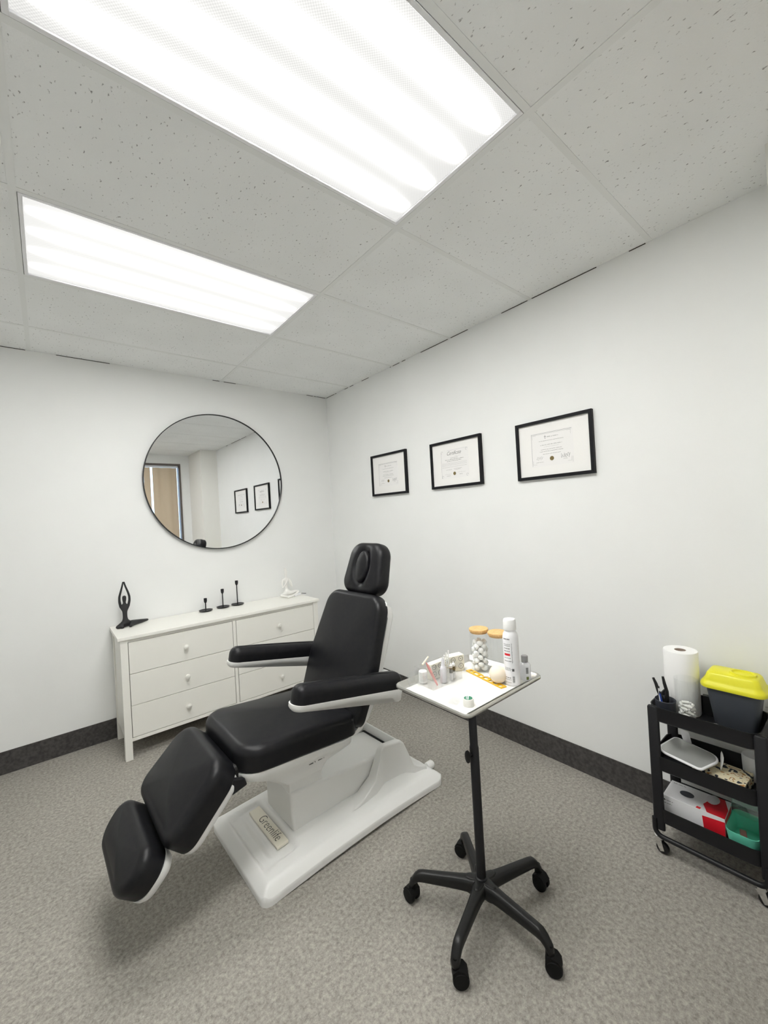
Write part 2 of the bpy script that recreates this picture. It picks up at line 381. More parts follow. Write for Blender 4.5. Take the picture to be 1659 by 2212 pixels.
# ceiling fixtures
def fixture(x0, y0, label, tubes, width, hi, lo):
    cx, cy = x0 - T, y0 - T / 2
    t = thing('ceiling_light', label, 'ceiling light', (cx, cy, H), 0)
    hw, hh = T - 0.0125, T / 2 - 0.0125
    m = MB(); ft = 0.014
    m.box((-hw, -hh, -0.003), (-hw + ft, hh, 0.012)); m.box((hw - ft, -hh, -0.003), (hw, hh, 0.012))
    m.box((-hw + ft, -hh, -0.003), (hw - ft, -hh + ft, 0.012)); m.box((-hw + ft, hh - ft, -0.003), (hw - ft, hh, 0.012))
    m.build('light_frame', WHITE, t, bevel=0.0015)
    MB().box((-hw, -hh, 0.012), (hw, hh, 0.10)).build('light_housing', WHITE, t, smooth=False)
    MB().box((-hw + ft, -hh + ft, 0.004), (hw - ft, hh - ft, 0.008)).build('light_diffuser', lens_mat('prismatic_lens_%d' % len(tubes), tubes, width, hi, lo, hw - ft), t, smooth=False)
    return t
fixture(-1.019, GY[4], 'larger-looking fluorescent ceiling light nearest the camera, cut by the top edge', [-0.205, -0.07, 0.07, 0.205], 0.0158, LAMP_HI * 1.2, LAMP_LO)
fixture(-1.019, GY[2], 'farther fluorescent ceiling light, whole in view above the round mirror', [-0.20, -0.07, 0.07, 0.20], 0.0158, LAMP_HI * 0.80, LAMP_LO * 1.10)

# ------------------------------------------------------------------ round mirror
mr = thing('round_mirror', 'large round wall mirror with thin black rim above the white dresser', 'mirror', (-1.085, -0.012, 1.80))
mr.rotation_euler = (-0.003, 0, 0.009)
YT = lambda p: (p[0], -p[2], p[1])
MB().lathe([(0.5445, 0.0), (0.5445, 0.008), (0.5445, 0.0085)], 128, YT).build('mirror_glass', MIRROR, mr)
MB().rings([[(r * math.cos(2*PI*k/128), r * math.sin(2*PI*k/128), z) for k in range(128)] for r, z in [(0.5447, -0.004), (0.551, -0.004), (0.551, 0.016), (0.5447, 0.016), (0.5447, -0.004)]], False, False, True, YT).build('mirror_rim', BMETAL, mr)

# ------------------------------------------------------------------ certificates
def stroke(mb, pts, w, T):
    for a, b in zip(pts, pts[1:]):
        a = Vector(a); b = Vector(b); d = (b - a)
        if d.length < 1e-6: continue
        n = Vector((-d.y, d.x)).normalized() * w / 2; e = d.normalized() * w * 0.3
        q = [a - n - e, b - n + e, b + n + e, a + n - e]
        mb.add([(p.x, p.y, 0) for p in q], [(0, 1, 2, 3)], T)
def words(mb, cx, y, width, h, T, rnd):
    x = cx - width / 2
    while x < cx + width / 2 - 0.002:
        n = rnd.randint(2, 8)
        for i in range(n):
            cw = h * 0.55
            if x + cw > cx + width / 2: break
            hh = h * rnd.choice((0.6, 0.6, 1.0)); mb.add([(x, y, 0), (x + cw * 0.62, y, 0), (x + cw * 0.62, y + hh, 0), (x, y + hh, 0)], [(0, 1, 2, 3)], T); x += cw
        x += h * 0.6
def signature(mb, cx, cy, w, T, seed, lw=0.0008):
    r = random.Random(seed); pts = []
    for i in range(60):
        t = i / 59; pts.append((cx - w/2 + w * t + 0.05 * w * math.sin(t * 37 + seed), cy + w * 0.22 * math.sin(t * 31 + seed) * (0.4 + 0.8 * abs(math.sin(t * 7 + seed)))))
    stroke(mb, pts, lw, T)
def picture(y0, y1, z0, z1, label, kind, rz=0.0):
    W_, H_ = abs(y1 - y0), z1 - z0
    t = thing('certificate_frame', label, 'framed certificate', (0, (y0 + y1) / 2, (z0 + z1) / 2), 0, 'framed certificates on the right wall')
    t.rotation_euler = (rz, 0, 0)
    F = lambda p: (-0.0005 - p[2], -p[0], p[1])           # u to the viewer's right, v up, w off the wall
    m = MB(); fw = 0.017; a, b = W_/2, H_/2
    def ring(k, d): return [(-a + k, -b + k, d), (a - k, -b + k, d), (a - k, b - k, d), (-a + k, b - k, d)]
    m.rings([ring(0, 0.0), ring(0, 0.021), ring(0.001, 0.022), ring(fw, 0.022), ring(fw, 0.006)], True, False, True, F)
    m.build('frame_moulding', FRAMEB, t, smooth=False)
    MB().box((-a + fw, -b + fw, 0.006), (a - fw, b - fw, 0.010), F).build('mat_board', PAPER, t, smooth=False)
    dw, dh = (0.235, 0.182) if kind else (0.235, 0.19); cx, cy = -0.008, 0.0
    MB().box((cx - dw/2 - 0.006, cy - dh/2 - 0.006, 0.010), (cx + dw/2 + 0.006, cy + dh/2 + 0.006, 0.0104), F).build('certificate_sheet', CERT, t, smooth=False)
    G = lambda p: F((cx + (p[0] - 0.5) * dw, cy + (p[1] - 0.5) * dh, 0.0107))
    L = lambda p: F((cx + p[0], cy + p[1], 0.0107))
    rnd = random.Random(len(label)); k1 = MB(); k2 = MB()
    dk, pl = k1, k2
    if kind == 1:      # school style with cross
        stroke(k1, [(-dw/2, dh/2), (dw/2, dh/2)], 0.0011, L); stroke(k1, [(-dw/2, dh/2 - 0.005), (dw/2, dh/2 - 0.005)], 0.0007, L)
        stroke(k1, [(-dw/2, -dh/2), (-dw/2, dh/2)], 0.0011, L); stroke(k2, [(dw/2, -dh/2), (dw/2, -dh/2 + 0.03)], 0.001, L)
        for sx, sy in ((-1, -1), (-1, 1), (1, -1), (1, 1)):
            for e in (0.012, 0.017, 0.022):
                stroke(k2, [(sx * (dw/2 - 0.006), sy * (dh/2 - 0.008 - e)), (sx * (dw/2 - 0.006), sy * (dh/2 - 0.008)), (sx * (dw/2 - 0.006 - e), sy * (dh/2 - 0.008))], 0.0008, L)
        stroke(k1, [(-0.034, dh/2 - 0.014), (-0.034, dh/2 - 0.034)], 0.0018, L); stroke(k1, [(-0.040, dh/2 - 0.022), (-0.028, dh/2 - 0.022)], 0.0018, L)
        words(k2, 0.010, dh/2 - 0.027, 0.068, 0.0055, L, rnd)
        words(k1, 0.0, dh/2 - 0.046, 0.145, 0.0028, L, rnd); words(k2, 0.0, dh/2 - 0.070, 0.130, 0.0052, L, rnd)
        words(k2, 0, dh/2 - 0.080, 0.09, 0.002, L, rnd)
        words(k1, 0, dh/2 - 0.095, 0.125, 0.003, L, rnd); words(k1, 0, dh/2 - 0.106, 0.140, 0.003, L, rnd); words(k1, 0, dh/2 - 0.121, 0.105, 0.0028, L, rnd)
        signature(k2, -0.072, -dh/2 + 0.042, 0.040, L, 3); signature(k1, 0.078, -dh/2 + 0.040, 0.050, L, 8, 0.0012)
        words(k1, -0.072, -dh/2 + 0.018, 0.048, 0.0024, L, rnd); words(k1, 0.078, -dh/2 + 0.022, 0.026, 0.0024, L, rnd)
        seal = (0.0, -dh/2 + 0.034)
    else:
        stroke(k1, [(-dw/2, -dh/2), (-dw/2, dh/2 - 0.01)], 0.0009, L); stroke(k2, [(-dw/2 + 0.06, dh/2), (dw/2 - 0.01, dh/2)], 0.0007, L)
        for sx, sy in ((-1, -1), (-1, 1), (1, -1), (1, 1)):
            cs = [(sx * dw/2 - sx * 0.008 + 0.008 * math.cos(q * 0.7), sy * dh/2 - sy * 0.008 + 0.008 * math.sin(q * 0.7)) for q in range(8)]
            stroke(k1, cs, 0.0009, L)
        words(k2, 0.03, dh/2 - 0.046, 0.05, 0.0022, L, rnd); words(k1, 0, dh/2 - 0.056, 0.065, 0.0032, L, rnd)
        words(k1, 0, dh/2 - 0.067, 0.165, 0.0042, L, rnd); words(k1, 0, dh/2 - 0.077, 0.13, 0.004, L, rnd)
        for q in range(4): words(k2, 0, dh/2 - 0.088 - 0.006 * q, dw * 0.95, 0.0018, L, rnd)
        words(k1, 0, dh/2 - 0.117, dw * 0.95, 0.0018, L, rnd)
        words(k1, -0.05, dh/2 - 0.136, 0.055, 0.0026, L, rnd); words(k1, 0.03, dh/2 - 0.132, 0.075, 0.0026, L, rnd); words(k1, 0.025, dh/2 - 0.139, 0.055, 0.0026, L, rnd)
        words(k1, -0.055, -dh/2 + 0.012, 0.036, 0.003, L, rnd); words(k2, -0.06, -dh/2 + 0.024, 0.06, 0.002, L, rnd); words(k2, 0.06, -dh/2 + 0.030, 0.07, 0.002, L, rnd); words(k1, 0.055, -dh/2 + 0.016, 0.028, 0.003, L, rnd)
        text_obj('certificate_title', 'Certificate', 0.036, INKG, t, mtx_cols((0, -1, 0), (0, 0, 1), (-1, 0, 0), F((cx - 0.002, cy + dh/2 - 0.022, 0.0108))), 0, 0.35, 0.9, -0.0004, 0.95)
        seal = (-0.002, -dh/2 + 0.026)
    k1.build('certificate_print', INKG, t, smooth=False)
    k2.build('certificate_fine_print', INKL, t, smooth=False)
    MB().lathe([(0.012, 0), (0.012, 0.0006), (0.0075, 0.0007), (0.0072, 0.0011), (0.001, 0.0012)], 24, lambda p: F((cx + seal[0] + p[0], cy + seal[1] + p[1], 0.0105 + p[2]))).build('gold_seal', GOLD, t)
    return t
picture(-0.688, -1.129, 1.613, 1.957, 'black framed certificate with pale faint print, nearest the room corner', 1, 0.004)
picture(-1.393, -1.842, 1.615, 1.943, 'black framed sheet titled Certificate, middle of the three on the wall', 0)
picture(-2.099, -2.542, 1.606, 1.937, 'black framed certificate with a small dark cross, nearest the camera', 1)

# ------------------------------------------------------------------ dresser
DZ = 0.775
dr = thing('dresser', 'long low white dresser with six drawers and round knobs', 'dresser', (-1.163, -0.205, 0))
D = lambda p: (p[0] + 1.163, p[1] + 0.205, p[2])
MB().box((-1.882, -0.421, DZ - 0.022), (-0.444, -0.006, DZ), D).build('dresser_top', WOODW, dr, bevel=0.003)
def leg_t(x0, x1, y0, y1, zt):
    return MB().box((x0, y0, 0), (x1, y1, zt), D).build('leg', WOODW, dr, bevel=0.002)
for x0, x1 in ((-1.868, -1.827), (-0.498, -0.457)):
    leg_t(x0, x1, -0.412, -0.372, DZ - 0.022); leg_t(x0, x1, -0.050, -0.012, DZ - 0.022)
m = MB()
m.box((-1.860, -0.372, 0.115), (-1.842, -0.050, DZ - 0.022), D); m.box((-0.483, -0.372, 0.115), (-0.465, -0.050, DZ - 0.022), D)
m.box((-1.842, -0.03, 0.115), (-0.483, -0.02, DZ - 0.022), D); m.box((-1.827, -0.409, 0.112), (-0.498, -0.06, 0.133), D)
m.box((-1.827, -0.404, DZ - 0.040), (-0.498, -0.385, DZ - 0.022), D); m.box((-1.168, -0.409, 0.133), (-1.146, -0.385, DZ - 0.040), D)
m.build('dresser_body', WOODW, dr, bevel=0.001)
MB().box((-1.84, -0.392, 0.134), (-0.485, -0.388, DZ - 0.041), D).build('drawer_recess', GAPD, dr, smooth=False)
for x0, x1, kx in ((-1.8235, -1.1715, -1.492), (-1.1425, -0.5015, -0.812)):
    for z0, z1 in ((0.5345, 0.7325), (0.3345, 0.5315), (0.1365, 0.3315)):
        dw_ = MB().box((x0, -0.409, z0), (x1, -0.393, z1), D).build('drawer', WOODW, dr, bevel=0.0012)
        K = lambda p, kx=kx, kz=(z0 + z1) / 2 - 0.004: D((kx + p[0], -0.409 - p[2], kz + p[1]))
        MB().lathe([(0.007, 0), (0.006, 0.006), (0.006, 0.010), (0.013, 0.014), (0.0165, 0.020), (0.0155, 0.026), (0.009, 0.030), (0.002, 0.031)], 20, K).build('knob', WOODW, dw_)

# ------------------------------------------------------------------ dresser ornaments
def skin_obj(name, V, Ed, Rd, m, label, cat, loc, sub=2, rz=0):
    me = bpy.data.meshes.new(name); me.from_pydata(V, Ed, []); o = bpy.data.objects.new(name, me); COL.objects.link(o)
    sk = o.modifiers.new('skin', 'SKIN'); sk.use_smooth_shade = True; s = o.modifiers.new('sub', 'SUBSURF'); s.levels = sub; s.render_levels = sub
    for i, r in enumerate(Rd):
        r = r if isinstance(r, tuple) else (r, r); me.skin_vertices[0].data[i].radius = r
    me.skin_vertices[0].data[0].use_root = True
    dg = bpy.context.evaluated_depsgraph_get(); bpy.context.view_layer.update()
    nm = bpy.data.meshes.new_from_object(o.evaluated_get(dg)); bpy.data.objects.remove(o)
    nm.name = name; nm.materials.clear(); nm.materials.append(m)
    lo = min(v.co.z for v in nm.vertices)
    for v in nm.vertices: v.co.z -= lo
    for p in nm.polygons: p.use_smooth = True
    n = bpy.data.objects.new(name, nm); COL.objects.link(n); n.location = loc; n.rotation_euler = (0, 0, rz)
    return tag(n, label, cat)
# black figure: folded legs spread wide, arms joined overhead
V = [(0,0,.028),(0,0,.075),(0,0,.115),(0,0,.145),(0,0,.168),(0,0,.192),(0,-.004,.212),(0,-.002,.222),
     (-.024,0,.150),(-.029,0,.185),(-.028,0,.215),(-.020,0,.245),(-.009,0,.285),(-.002,0,.318),
     (.024,0,.150),(.031,0,.185),(.031,0,.212),(.024,0,.242),(.010,0,.285),(.002,0,.318),
     (-.030,-.015,.022),(-.058,-.035,.014),(.045,.004,.024),(.095,.030,.020),(.150,.060,.016),(.02,-.055,.012),(-.02,-.055,.012)]
E_ = [(0,1),(1,2),(2,3),(3,4),(4,5),(5,6),(6,7),(3,8),(8,9),(9,10),(10,11),(11,12),(12,13),(3,14),(14,15),(15,16),(16,17),(17,18),(18,19),(0,20),(20,21),(0,22),(22,23),(23,24),(22,25),(20,26)]
Rr = [.024,.015,.016,.018,.008,.013,.014,.008,.010,.008,.0075,.007,.006,.005,.010,.008,.0075,.007,.006,.005,.019,.010,.020,.016,.007,.009,.009]
skin_obj('yoga_figurine', V, E_, Rr, mat('matte_black_resin', (0.014, 0.014, 0.016), 0.5), 'matte black yoga figurine with arms joined overhead at the dresser left end', 'figurine', (-1.797, -0.10, DZ))
V = [(0,0,.040),(0,0,.085),(0,0,.125),(0,0,.155),(0,0,.178),(0,0,.205),(0,0,.228),(-.004,0,.250),(-.006,0,.262),
     (-.030,0,.155),(-.042,-.012,.118),(-.043,-.020,.088),(-.015,-.035,.130),(.002,-.042,.168),
     (.030,0,.155),(.044,-.012,.118),(.044,-.020,.090),(.016,-.035,.130),
     (-.035,-.020,.030),(-.070,-.030,.028),(-.020,-.060,.016),(.030,-.068,.012),(.040,-.010,.034),(.080,.0,.040),(.115,-.010,.036),(.060,-.045,.020),(.0,-.075,.012),(-.035,-.085,.010)]
E_ = [(0,1),(1,2),(2,3),(3,4),(4,5),(5,6),(6,7),(7,8),(3,9),(9,10),(10,11),(11,12),(12,13),(3,14),(14,15),(15,16),(16,17),(17,13),(0,18),(18,19),(19,20),(20,21),(0,22),(22,23),(23,24),(24,25),(25,26),(26,27)]
Rr = [.022,.013,.014,.016,.007,.014,.017,.011,.006,.011,.0075,.006,.0055,.005,.011,.0075,.006,.0055,.017,.012,.009,.007,.017,.014,.010,.009,.007,.006]
skin_obj('meditation_figurine', V, E_, Rr, mat('white_resin', (0.88, 0.87, 0.84), 0.4), 'white cross-legged figurine with palms together at the dresser right end', 'figurine', (-0.575, -0.085, DZ), 2, 0.0)
def candle(x, y, h, label):
    t = thing('candle_holder', label, 'candle holder', (x, y, DZ), 0, 'black metal candle holders on the dresser')
    MB().lathe([(0.030, 0), (0.044, 0.004), (0.050, 0.009), (0.0505, 0.0105), (0.048, 0.010), (0.040, 0.006), (0.008, 0.005)], 40).build('drip_plate', BMETAL, t)
    MB().lathe([(0.006, 0.004), (0.0042, 0.010), (0.0040, h - 0.040), (0.0042, h - 0.038)], 16).build('stem', BMETAL, t)
    MB().lathe([(0.004, h - 0.039), (0.008, h - 0.033), (0.0115, h - 0.024), (0.0120, h - 0.014), (0.0122, h), (0.0100, h), (0.0098, h - 0.014), (0.004, h - 0.016)], 24).build('candle_cup', BMETAL, t)
candle(-1.256, -0.070, 0.101, 'shortest of three black candle holders on the white dresser')
candle(-1.118, -0.052, 0.150, 'middle-height black candle holder between a shorter and a taller one')
candle(-0.998, -0.046, 0.200, 'tallest of three black candle holders on the white dresser')
pa = thing('power_adapter', 'small flat white device with a short black cable beside the white figurine', 'adapter', (-0.49, -0.125, DZ), 0.35)
MB().box((-0.040, -0.011, 0), (0.040, 0.011, 0.017)).build('adapter_body', WHITE, pa, bevel=0.004)
MB().tube([(0.040, 0, 0.008), (0.052, 0.002, 0.009), (0.062, 0.006, 0.010), (0.078, 0.006, 0.006), (0.092, 0.0, 0.003), (0.100, -0.012, 0.0025)], 0.0025, 8).build('cable', BPLAS, pa)

# ------------------------------------------------------------------ treatment chair
ch = thing('treatment_chair', 'black upholstered reclining treatment chair on a white pedestal base', 'treatment chair', (-1.15, -1.645, 0), math.radians(1.5))
def sstep(a, b, x): t = max(0, min(1, (x - a) / (b - a))); return t * t * (3 - 2 * t)
# base shell: long low arched foot
bx0, bx1, bw = -0.482, 0.548, 0.287
ol = dens(rpoly([(bx0, -bw), (bx1, -bw), (bx1, bw), (bx0, bw)], [0.035, 0.05, 0.05, 0.035], 6), 0.02)
def bh(x, y, base):
    dx0, dx1, dy = x - bx0, bx1 - x, bw - abs(y)
    e = min(dx0 * 1.15, dx1 * 1.0, dy)
    z = 0.028 + 0.036 * math.sin(min(1, max(0, e) / 0.05) * PI / 2) + 0.020 * sstep(0.05, 0.13, min(dy, dx1))*sstep(0.0, 0.10, dx0)
    # stepped recess at the foot end
    r = sstep(-0.445, -0.425, x) * (1 - sstep(-0.30, -0.28, x)) * sstep(-0.205, -0.185, y) * (1 - sstep(0.185, 0.205, y))
    z -= 0.021 * r
    r = sstep(-0.395, -0.388, x) * (1 - sstep(-0.372, -0.365, x)) * sstep(-0.165, -0.150, y) * (1 - sstep(0.150, 0.165, y))
    z -= 0.004 * r
    return z
arch = lambda x: 0.016 * max(0, 1 - ((x - 0.03) / 0.46) ** 2)
cx, cy = 0.033, 0.0
rs = [[(x, y, 0.0 + arch(x)) for x, y in ol], [(x, y, 0.016 + arch(x)) for x, y in ol]]
for k in range(0, 61):
    s_ = 1 - (k / 60.5) ** 1.25
    rs.append([(cx + (x - cx) * s_, cy + (y - cy) * s_, bh(cx + (x - cx) * s_, cy + (y - cy) * s_, 0) + arch(cx + (x - cx) * s_)) for x, y in ol])
base = MB().rings(rs).build('base_shell', PLASTIC, ch, angle=60)
m = MB(); m.prism([(-0.352, 0.070), (-0.300, 0.074), (-0.300, 0.0875), (-0.352, 0.0815)], -0.145, 0.150)
pl = m.build('name_plate', PLATE, base, bevel=0.003); pl['label'] = 'cream plate with the brand name'
text_obj('name_plate_lettering', 'Greenlife', 0.056, INK, base, mtx_cols((0, -1, 0), Vector((0.052, 0, 0.006)).normalized(), Vector((-0.006, 0, 0.052)).normalized(), (-0.326, -0.02, 0.0849)), 0.0003, 0, 1.04, -0.0011, 0.84)
# lift arm cover: long box rising out of the base
m = MB(); m.prism([(-0.268, 0.088), (-0.272, 0.262), (0.33, 0.212), (0.33, 0.080), (-0.02, 0.080), (-0.14, 0.082), (-0.20, 0.078)], -0.130, 0.130)
m.build('lift_arm_cover', PLASTIC, ch, bevel=0.014, seg=4)
# rear housing hugging the arm cover
m = MB(); side = [(-0.01, 0.086), (0.07, 0.106), (0.15, 0.150), (0.190, 0.220), (0.212, 0.262), (0.235, 0.276), (0.335, 0.262), (0.362, 0.245), (0.385, 0.180), (0.405, 0.120), (0.46, 0.092), (0.49, 0.080)]
for sgn in (-1, 1):
    outer = [(x, sgn * (0.172 + (0.276 - z) * 0.20), z) for x, z in side]; inner = [(x, sgn * 0.136, z) for x, z in side]
    mid = [(x, sgn * 0.154, z + 0.004) for x, z in side]; low_o = [(x, sgn * (0.172 + (0.276 - z) * 0.20), 0.06) for x, z in side]; low_i = [(x, sgn * 0.136, 0.06) for x, z in side]
    m.rings([low_i, inner, mid, outer, low_o], False, False, False)
    m.add([p for p in (low_i[0], inner[0], mid[0], outer[0], low_o[0])], [(0, 1, 2, 3, 4)]); m.add([p for p in (low_i[-1], inner[-1], mid[-1], outer[-1], low_o[-1])], [(0, 1, 2, 3, 4)])
rear = [(0.335, 0.262), (0.362, 0.245), (0.385, 0.180), (0.405, 0.120), (0.46, 0.092), (0.49, 0.07), (0.335, 0.07)]
m.prism(rear, -0.15, 0.15)
m.build('rear_housing', PLASTIC, ch, bevel=0.006, angle=55)
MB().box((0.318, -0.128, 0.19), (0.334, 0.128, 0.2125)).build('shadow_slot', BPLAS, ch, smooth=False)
MB().lathe([(0.020, 0), (0.022, 0.006), (0.022, 0.040), (0.016, 0.048)], 20, lambda p: (0.535 + p[2], -0.165 + p[0], 0.034 + p[1])).build('levelling_knob', PLASTIC, ch)
# seat pan
zs = lambda x: 0.4445 - 0.085 * x
def ringz(x0, x1, hw, r, zf, n=6): return [(x, y, zf(x)) for x, y in dens(rpoly([(x0, -hw), (x1, -hw), (x1, hw), (x0, hw)], r, n), 0.5)]
m = MB(); m.rings([ringz(-0.522, 0.030, 0.243, 0.09, zs), ringz(-0.523, 0.030, 0.244, 0.09, lambda x: zs(x) - 0.012), ringz(-0.500, 0.020, 0.230, 0.06, lambda x: zs(x) - 0.036),
                   ringz(-0.455, -0.01, 0.205, 0.05, lambda x: zs(x) - 0.062), ringz(-0.40, -0.055, 0.185, 0.04, lambda x: zs(x) - 0.085), ringz(-0.345, -0.09, 0.172, 0.03, lambda x: 0.352), ringz(-0.315, -0.11, 0.16, 0.03, lambda x: 0.318 - 0.03 * (x + 0.1))][::-1])
pan = m.build('seat_pan', PLASTIC, ch, angle=50)
m = MB(); m.box((-0.270, -0.12, 0.24), (-0.10, 0.12, 0.34)); m.build('seat_column', PLASTIC, ch, bevel=0.01)
m = MB()
for dx in (0, 0.045):
    for k in range(3): m.box((-0.215 + dx, -0.2045, 0.392 + 0.008 * k), (-0.195 + dx, -0.2025, 0.3945 + 0.008 * k))
    m.box((-0.187 + dx, -0.2045, 0.392), (-0.1845 + dx, -0.2025, 0.411))
m.build('control_marks', INKG, pan, smooth=False)
# seat cushion (frame: u forward-to-rear, v lateral)
su = Vector((1, 0, -0.085)).normalized()
Tseat = frame((-0.235, 0, zs(-0.235)), su, (0, 1, 0))
ol = rpoly([(-0.292, -0.250), (0.27, -0.240), (0.27, 0.240), (-0.292, 0.250)], [0.10, 0.05, 0.05, 0.10], 8)
pad(ol, 0.096, 0.034, 0.010, 0.016, Tseat, step=0.015).build('seat_cushion', LEATHER, ch, angle=80)
# hinge between seat and leg rest
m = MB(); m.prism([(-0.590, 0.460), (-0.578, 0.508), (-0.505, 0.522), (-0.485, 0.475), (-0.51, 0.440)], -0.19, 0.19); m.build('hinge_cover', VINYL, ch, bevel=0.018, seg=4)
for sgn in (-1, 1):
    m = MB(); m.prism([(-0.580, 0.470), (-0.560, 0.495), (-0.50, 0.475), (-0.49, 0.445), (-0.55, 0.430)], sgn * 0.198, sgn * 0.218)
    m.build('hinge_bracket', BMETAL, ch, bevel=0.006)
# leg rest
def shell_pts(T_, hw0, hw1, L0, L1, d0, d1, rad):
    a = dens(rpoly([(-hw0, L0), (hw0, L0), (hw1, L1), (-hw1, L1)], rad, 7), 0.02)
    return MB().rings([[(*p, d0) for p in a], [(*p, d0 - 0.012) for p in a], [(*p, (d0 + d1) / 2 - 0.006) for p in inset(a, 0.006)], [(*p, d1) for p in inset(a, 0.028)]], True, True, True, T_)
dl = Vector((-0.705, 0, -0.709)).normalized(); nl = Vector((-0.709, 0, 0.705)).normalized()
o_l = Vector((-0.588, 0, 0.560)) - nl * 0.088
Tleg = lambda p: o_l + Vector((0, 1, 0)) * p[0] + dl * p[1] + nl * p[2]
ol = rpoly([(-0.230, -0.018), (0.236, -0.018), (0.246, 0.284), (-0.238, 0.284)], [0.085, 0.095, 0.070, 0.065], 8)
leg = pad(ol, 0.099, 0.034, 0.008, 0.018, Tleg, step=0.013).build('leg_rest_cushion', LEATHER, ch, angle=80)
shell_pts(Tleg, 0.226, 0.234, 0.0, 0.287, 0.002, -0.036, 0.07).build('leg_rest_shell', PLASTIC, ch, angle=60)
df = Vector((-0.655, 0, -0.756)).normalized(); nf = Vector((-0.756, 0, 0.655)).normalized()
o_f = Vector((-0.764, 0, 0.324))
Tfoot = lambda p: o_f + Vector((0, 1, 0)) * p[0] + df * p[1] + nf * p[2]
ol = rpoly([(-0.222, 0.002), (0.222, 0.002), (0.200, 0.166), (-0.200, 0.166)], [0.065, 0.065, 0.09, 0.09], 8)
pad(ol, 0.086, 0.030, 0.008, 0.012, Tfoot, step=0.012).build('foot_rest_cushion', LEATHER, ch, angle=80)
shell_pts(Tfoot, 0.220, 0.198, 0.004, 0.166, 0.002, -0.038, [0.05, 0.05, 0.08, 0.08]).build('foot_rest_shell', PLASTIC, ch, angle=60)
# backrest
db = Vector((0.36, 0, 0.933)).normalized(); nb = Vector((-0.933, 0, 0.36)).normalized()
o_b = Vector((-0.005, 0, 0.47)) - nb * 0.070
Tback = lambda p: o_b + Vector((0, 1, 0)) * p[0] + db * p[1] + nb * p[2]
ol = rpoly([(-0.235, 0.0), (0.262, 0.0), (0.282, 0.26), (0.232, 0.622), (-0.228, 0.622), (-0.262, 0.26)], [0.05, 0.05, 0.4, 0.095, 0.095, 0.4], 9)
pad(ol, 0.070, 0.028, 0.010, 0.014, Tback, step=0.014).build('backrest_cushion', LEATHER, ch, angle=80)
prof = [(0.00, 0.432), (0.03, 0.425), (0.075, 0.440), (0.118, 0.478), (0.165, 0.548), (0.205, 0.630), (0.240, 0.715), (0.268, 0.790), (0.292, 0.870), (0.314, 0.935), (0.308, 0.975), (0.268, 1.012),
        (0.252, 0.985), (0.262, 0.930), (0.235, 0.84), (0.195, 0.735), (0.150, 0.620), (0.105, 0.520), (0.07, 0.475), (0.03, 0.452), (0.00, 0.452)]
rs = []
for yy, sc in ((-0.220, 0.2), (-0.217, 0.6), (-0.20, 0.9), (-0.16, 1.0), (0.16, 1.0), (0.20, 0.9), (0.217, 0.6), (0.220, 0.2)):
    half = len(prof) // 2 + 2; r = []
    for i, (x, z) in enumerate(prof):
        j = i if i < 12 else max(0, int(11 - (i - 12) * 11 / 8)); xo, zo = prof[min(11, j)]
        if i < 12:
            k = 12 + round((11 - i) * 8 / 11); xi, zi = prof[k]; e = 0.45 + 0.55 * sc; r.append((xi + (x - xi) * e, yy, zi + (z - zi) * e))
        else: r.append((x, yy, z))
    rs.append(r)
MB().rings(rs).build('backrest_shell', PLASTIC, ch, bevel=0.0, angle=50)
# headrest
dh_ = Vector((0.30, 0, 0.954)).normalized(); nh = Vector((-0.954, 0, 0.30)).normalized()
o_h = Vector((0.248, 0, 1.034)) - nh * 0.080
Thead = lambda p: o_h + Vector((0, 1, 0)) * p[0] + dh_ * p[1] + nh * p[2]
def groove(u, v):
    q = math.sqrt((u / 0.066) ** 2 + ((v - 0.146) / 0.102) ** 2)
    return -0.022 * (1 / (1 + math.exp((q - 1.0) / 0.085)))
ol = rpoly([(-0.170, 0.0), (0.174, 0.0), (0.134, 0.284), (-0.130, 0.284)], [0.07, 0.07, 0.085, 0.085], 9)
hd = pad(ol, 0.088, 0.036, 0.022, 0.014, Thead, step=0.006, disp=groove, nr=56).build('headrest_cushion', LEATHER, ch, angle=179)
ov = [(0.053 * math.cos(2*PI*k/40), 0.146 + 0.088 * math.sin(2*PI*k/40)) for k in range(40)]
pad(ov, 0.024, 0.016, 0.004, 0.006, lambda p: Thead((p[0], p[1], p[2] + 0.074)), step=0.008, nr=8).build('face_pillow', LEATHER, hd, angle=80)
m = MB(); m.box((-0.03, 0, -0.012), (0.03, 0.16, 0.0), Thead); m.build('headrest_bracket', BMETAL, ch, bevel=0.003)
m = MB(); pts = [(0.262, z_) for z_ in (0,)]
m.box((-0.028, 0.50, -0.03), (0.028, 0.665, -0.012), Tback); m.build('headrest_slide', BMETAL, ch, bevel=0.003)
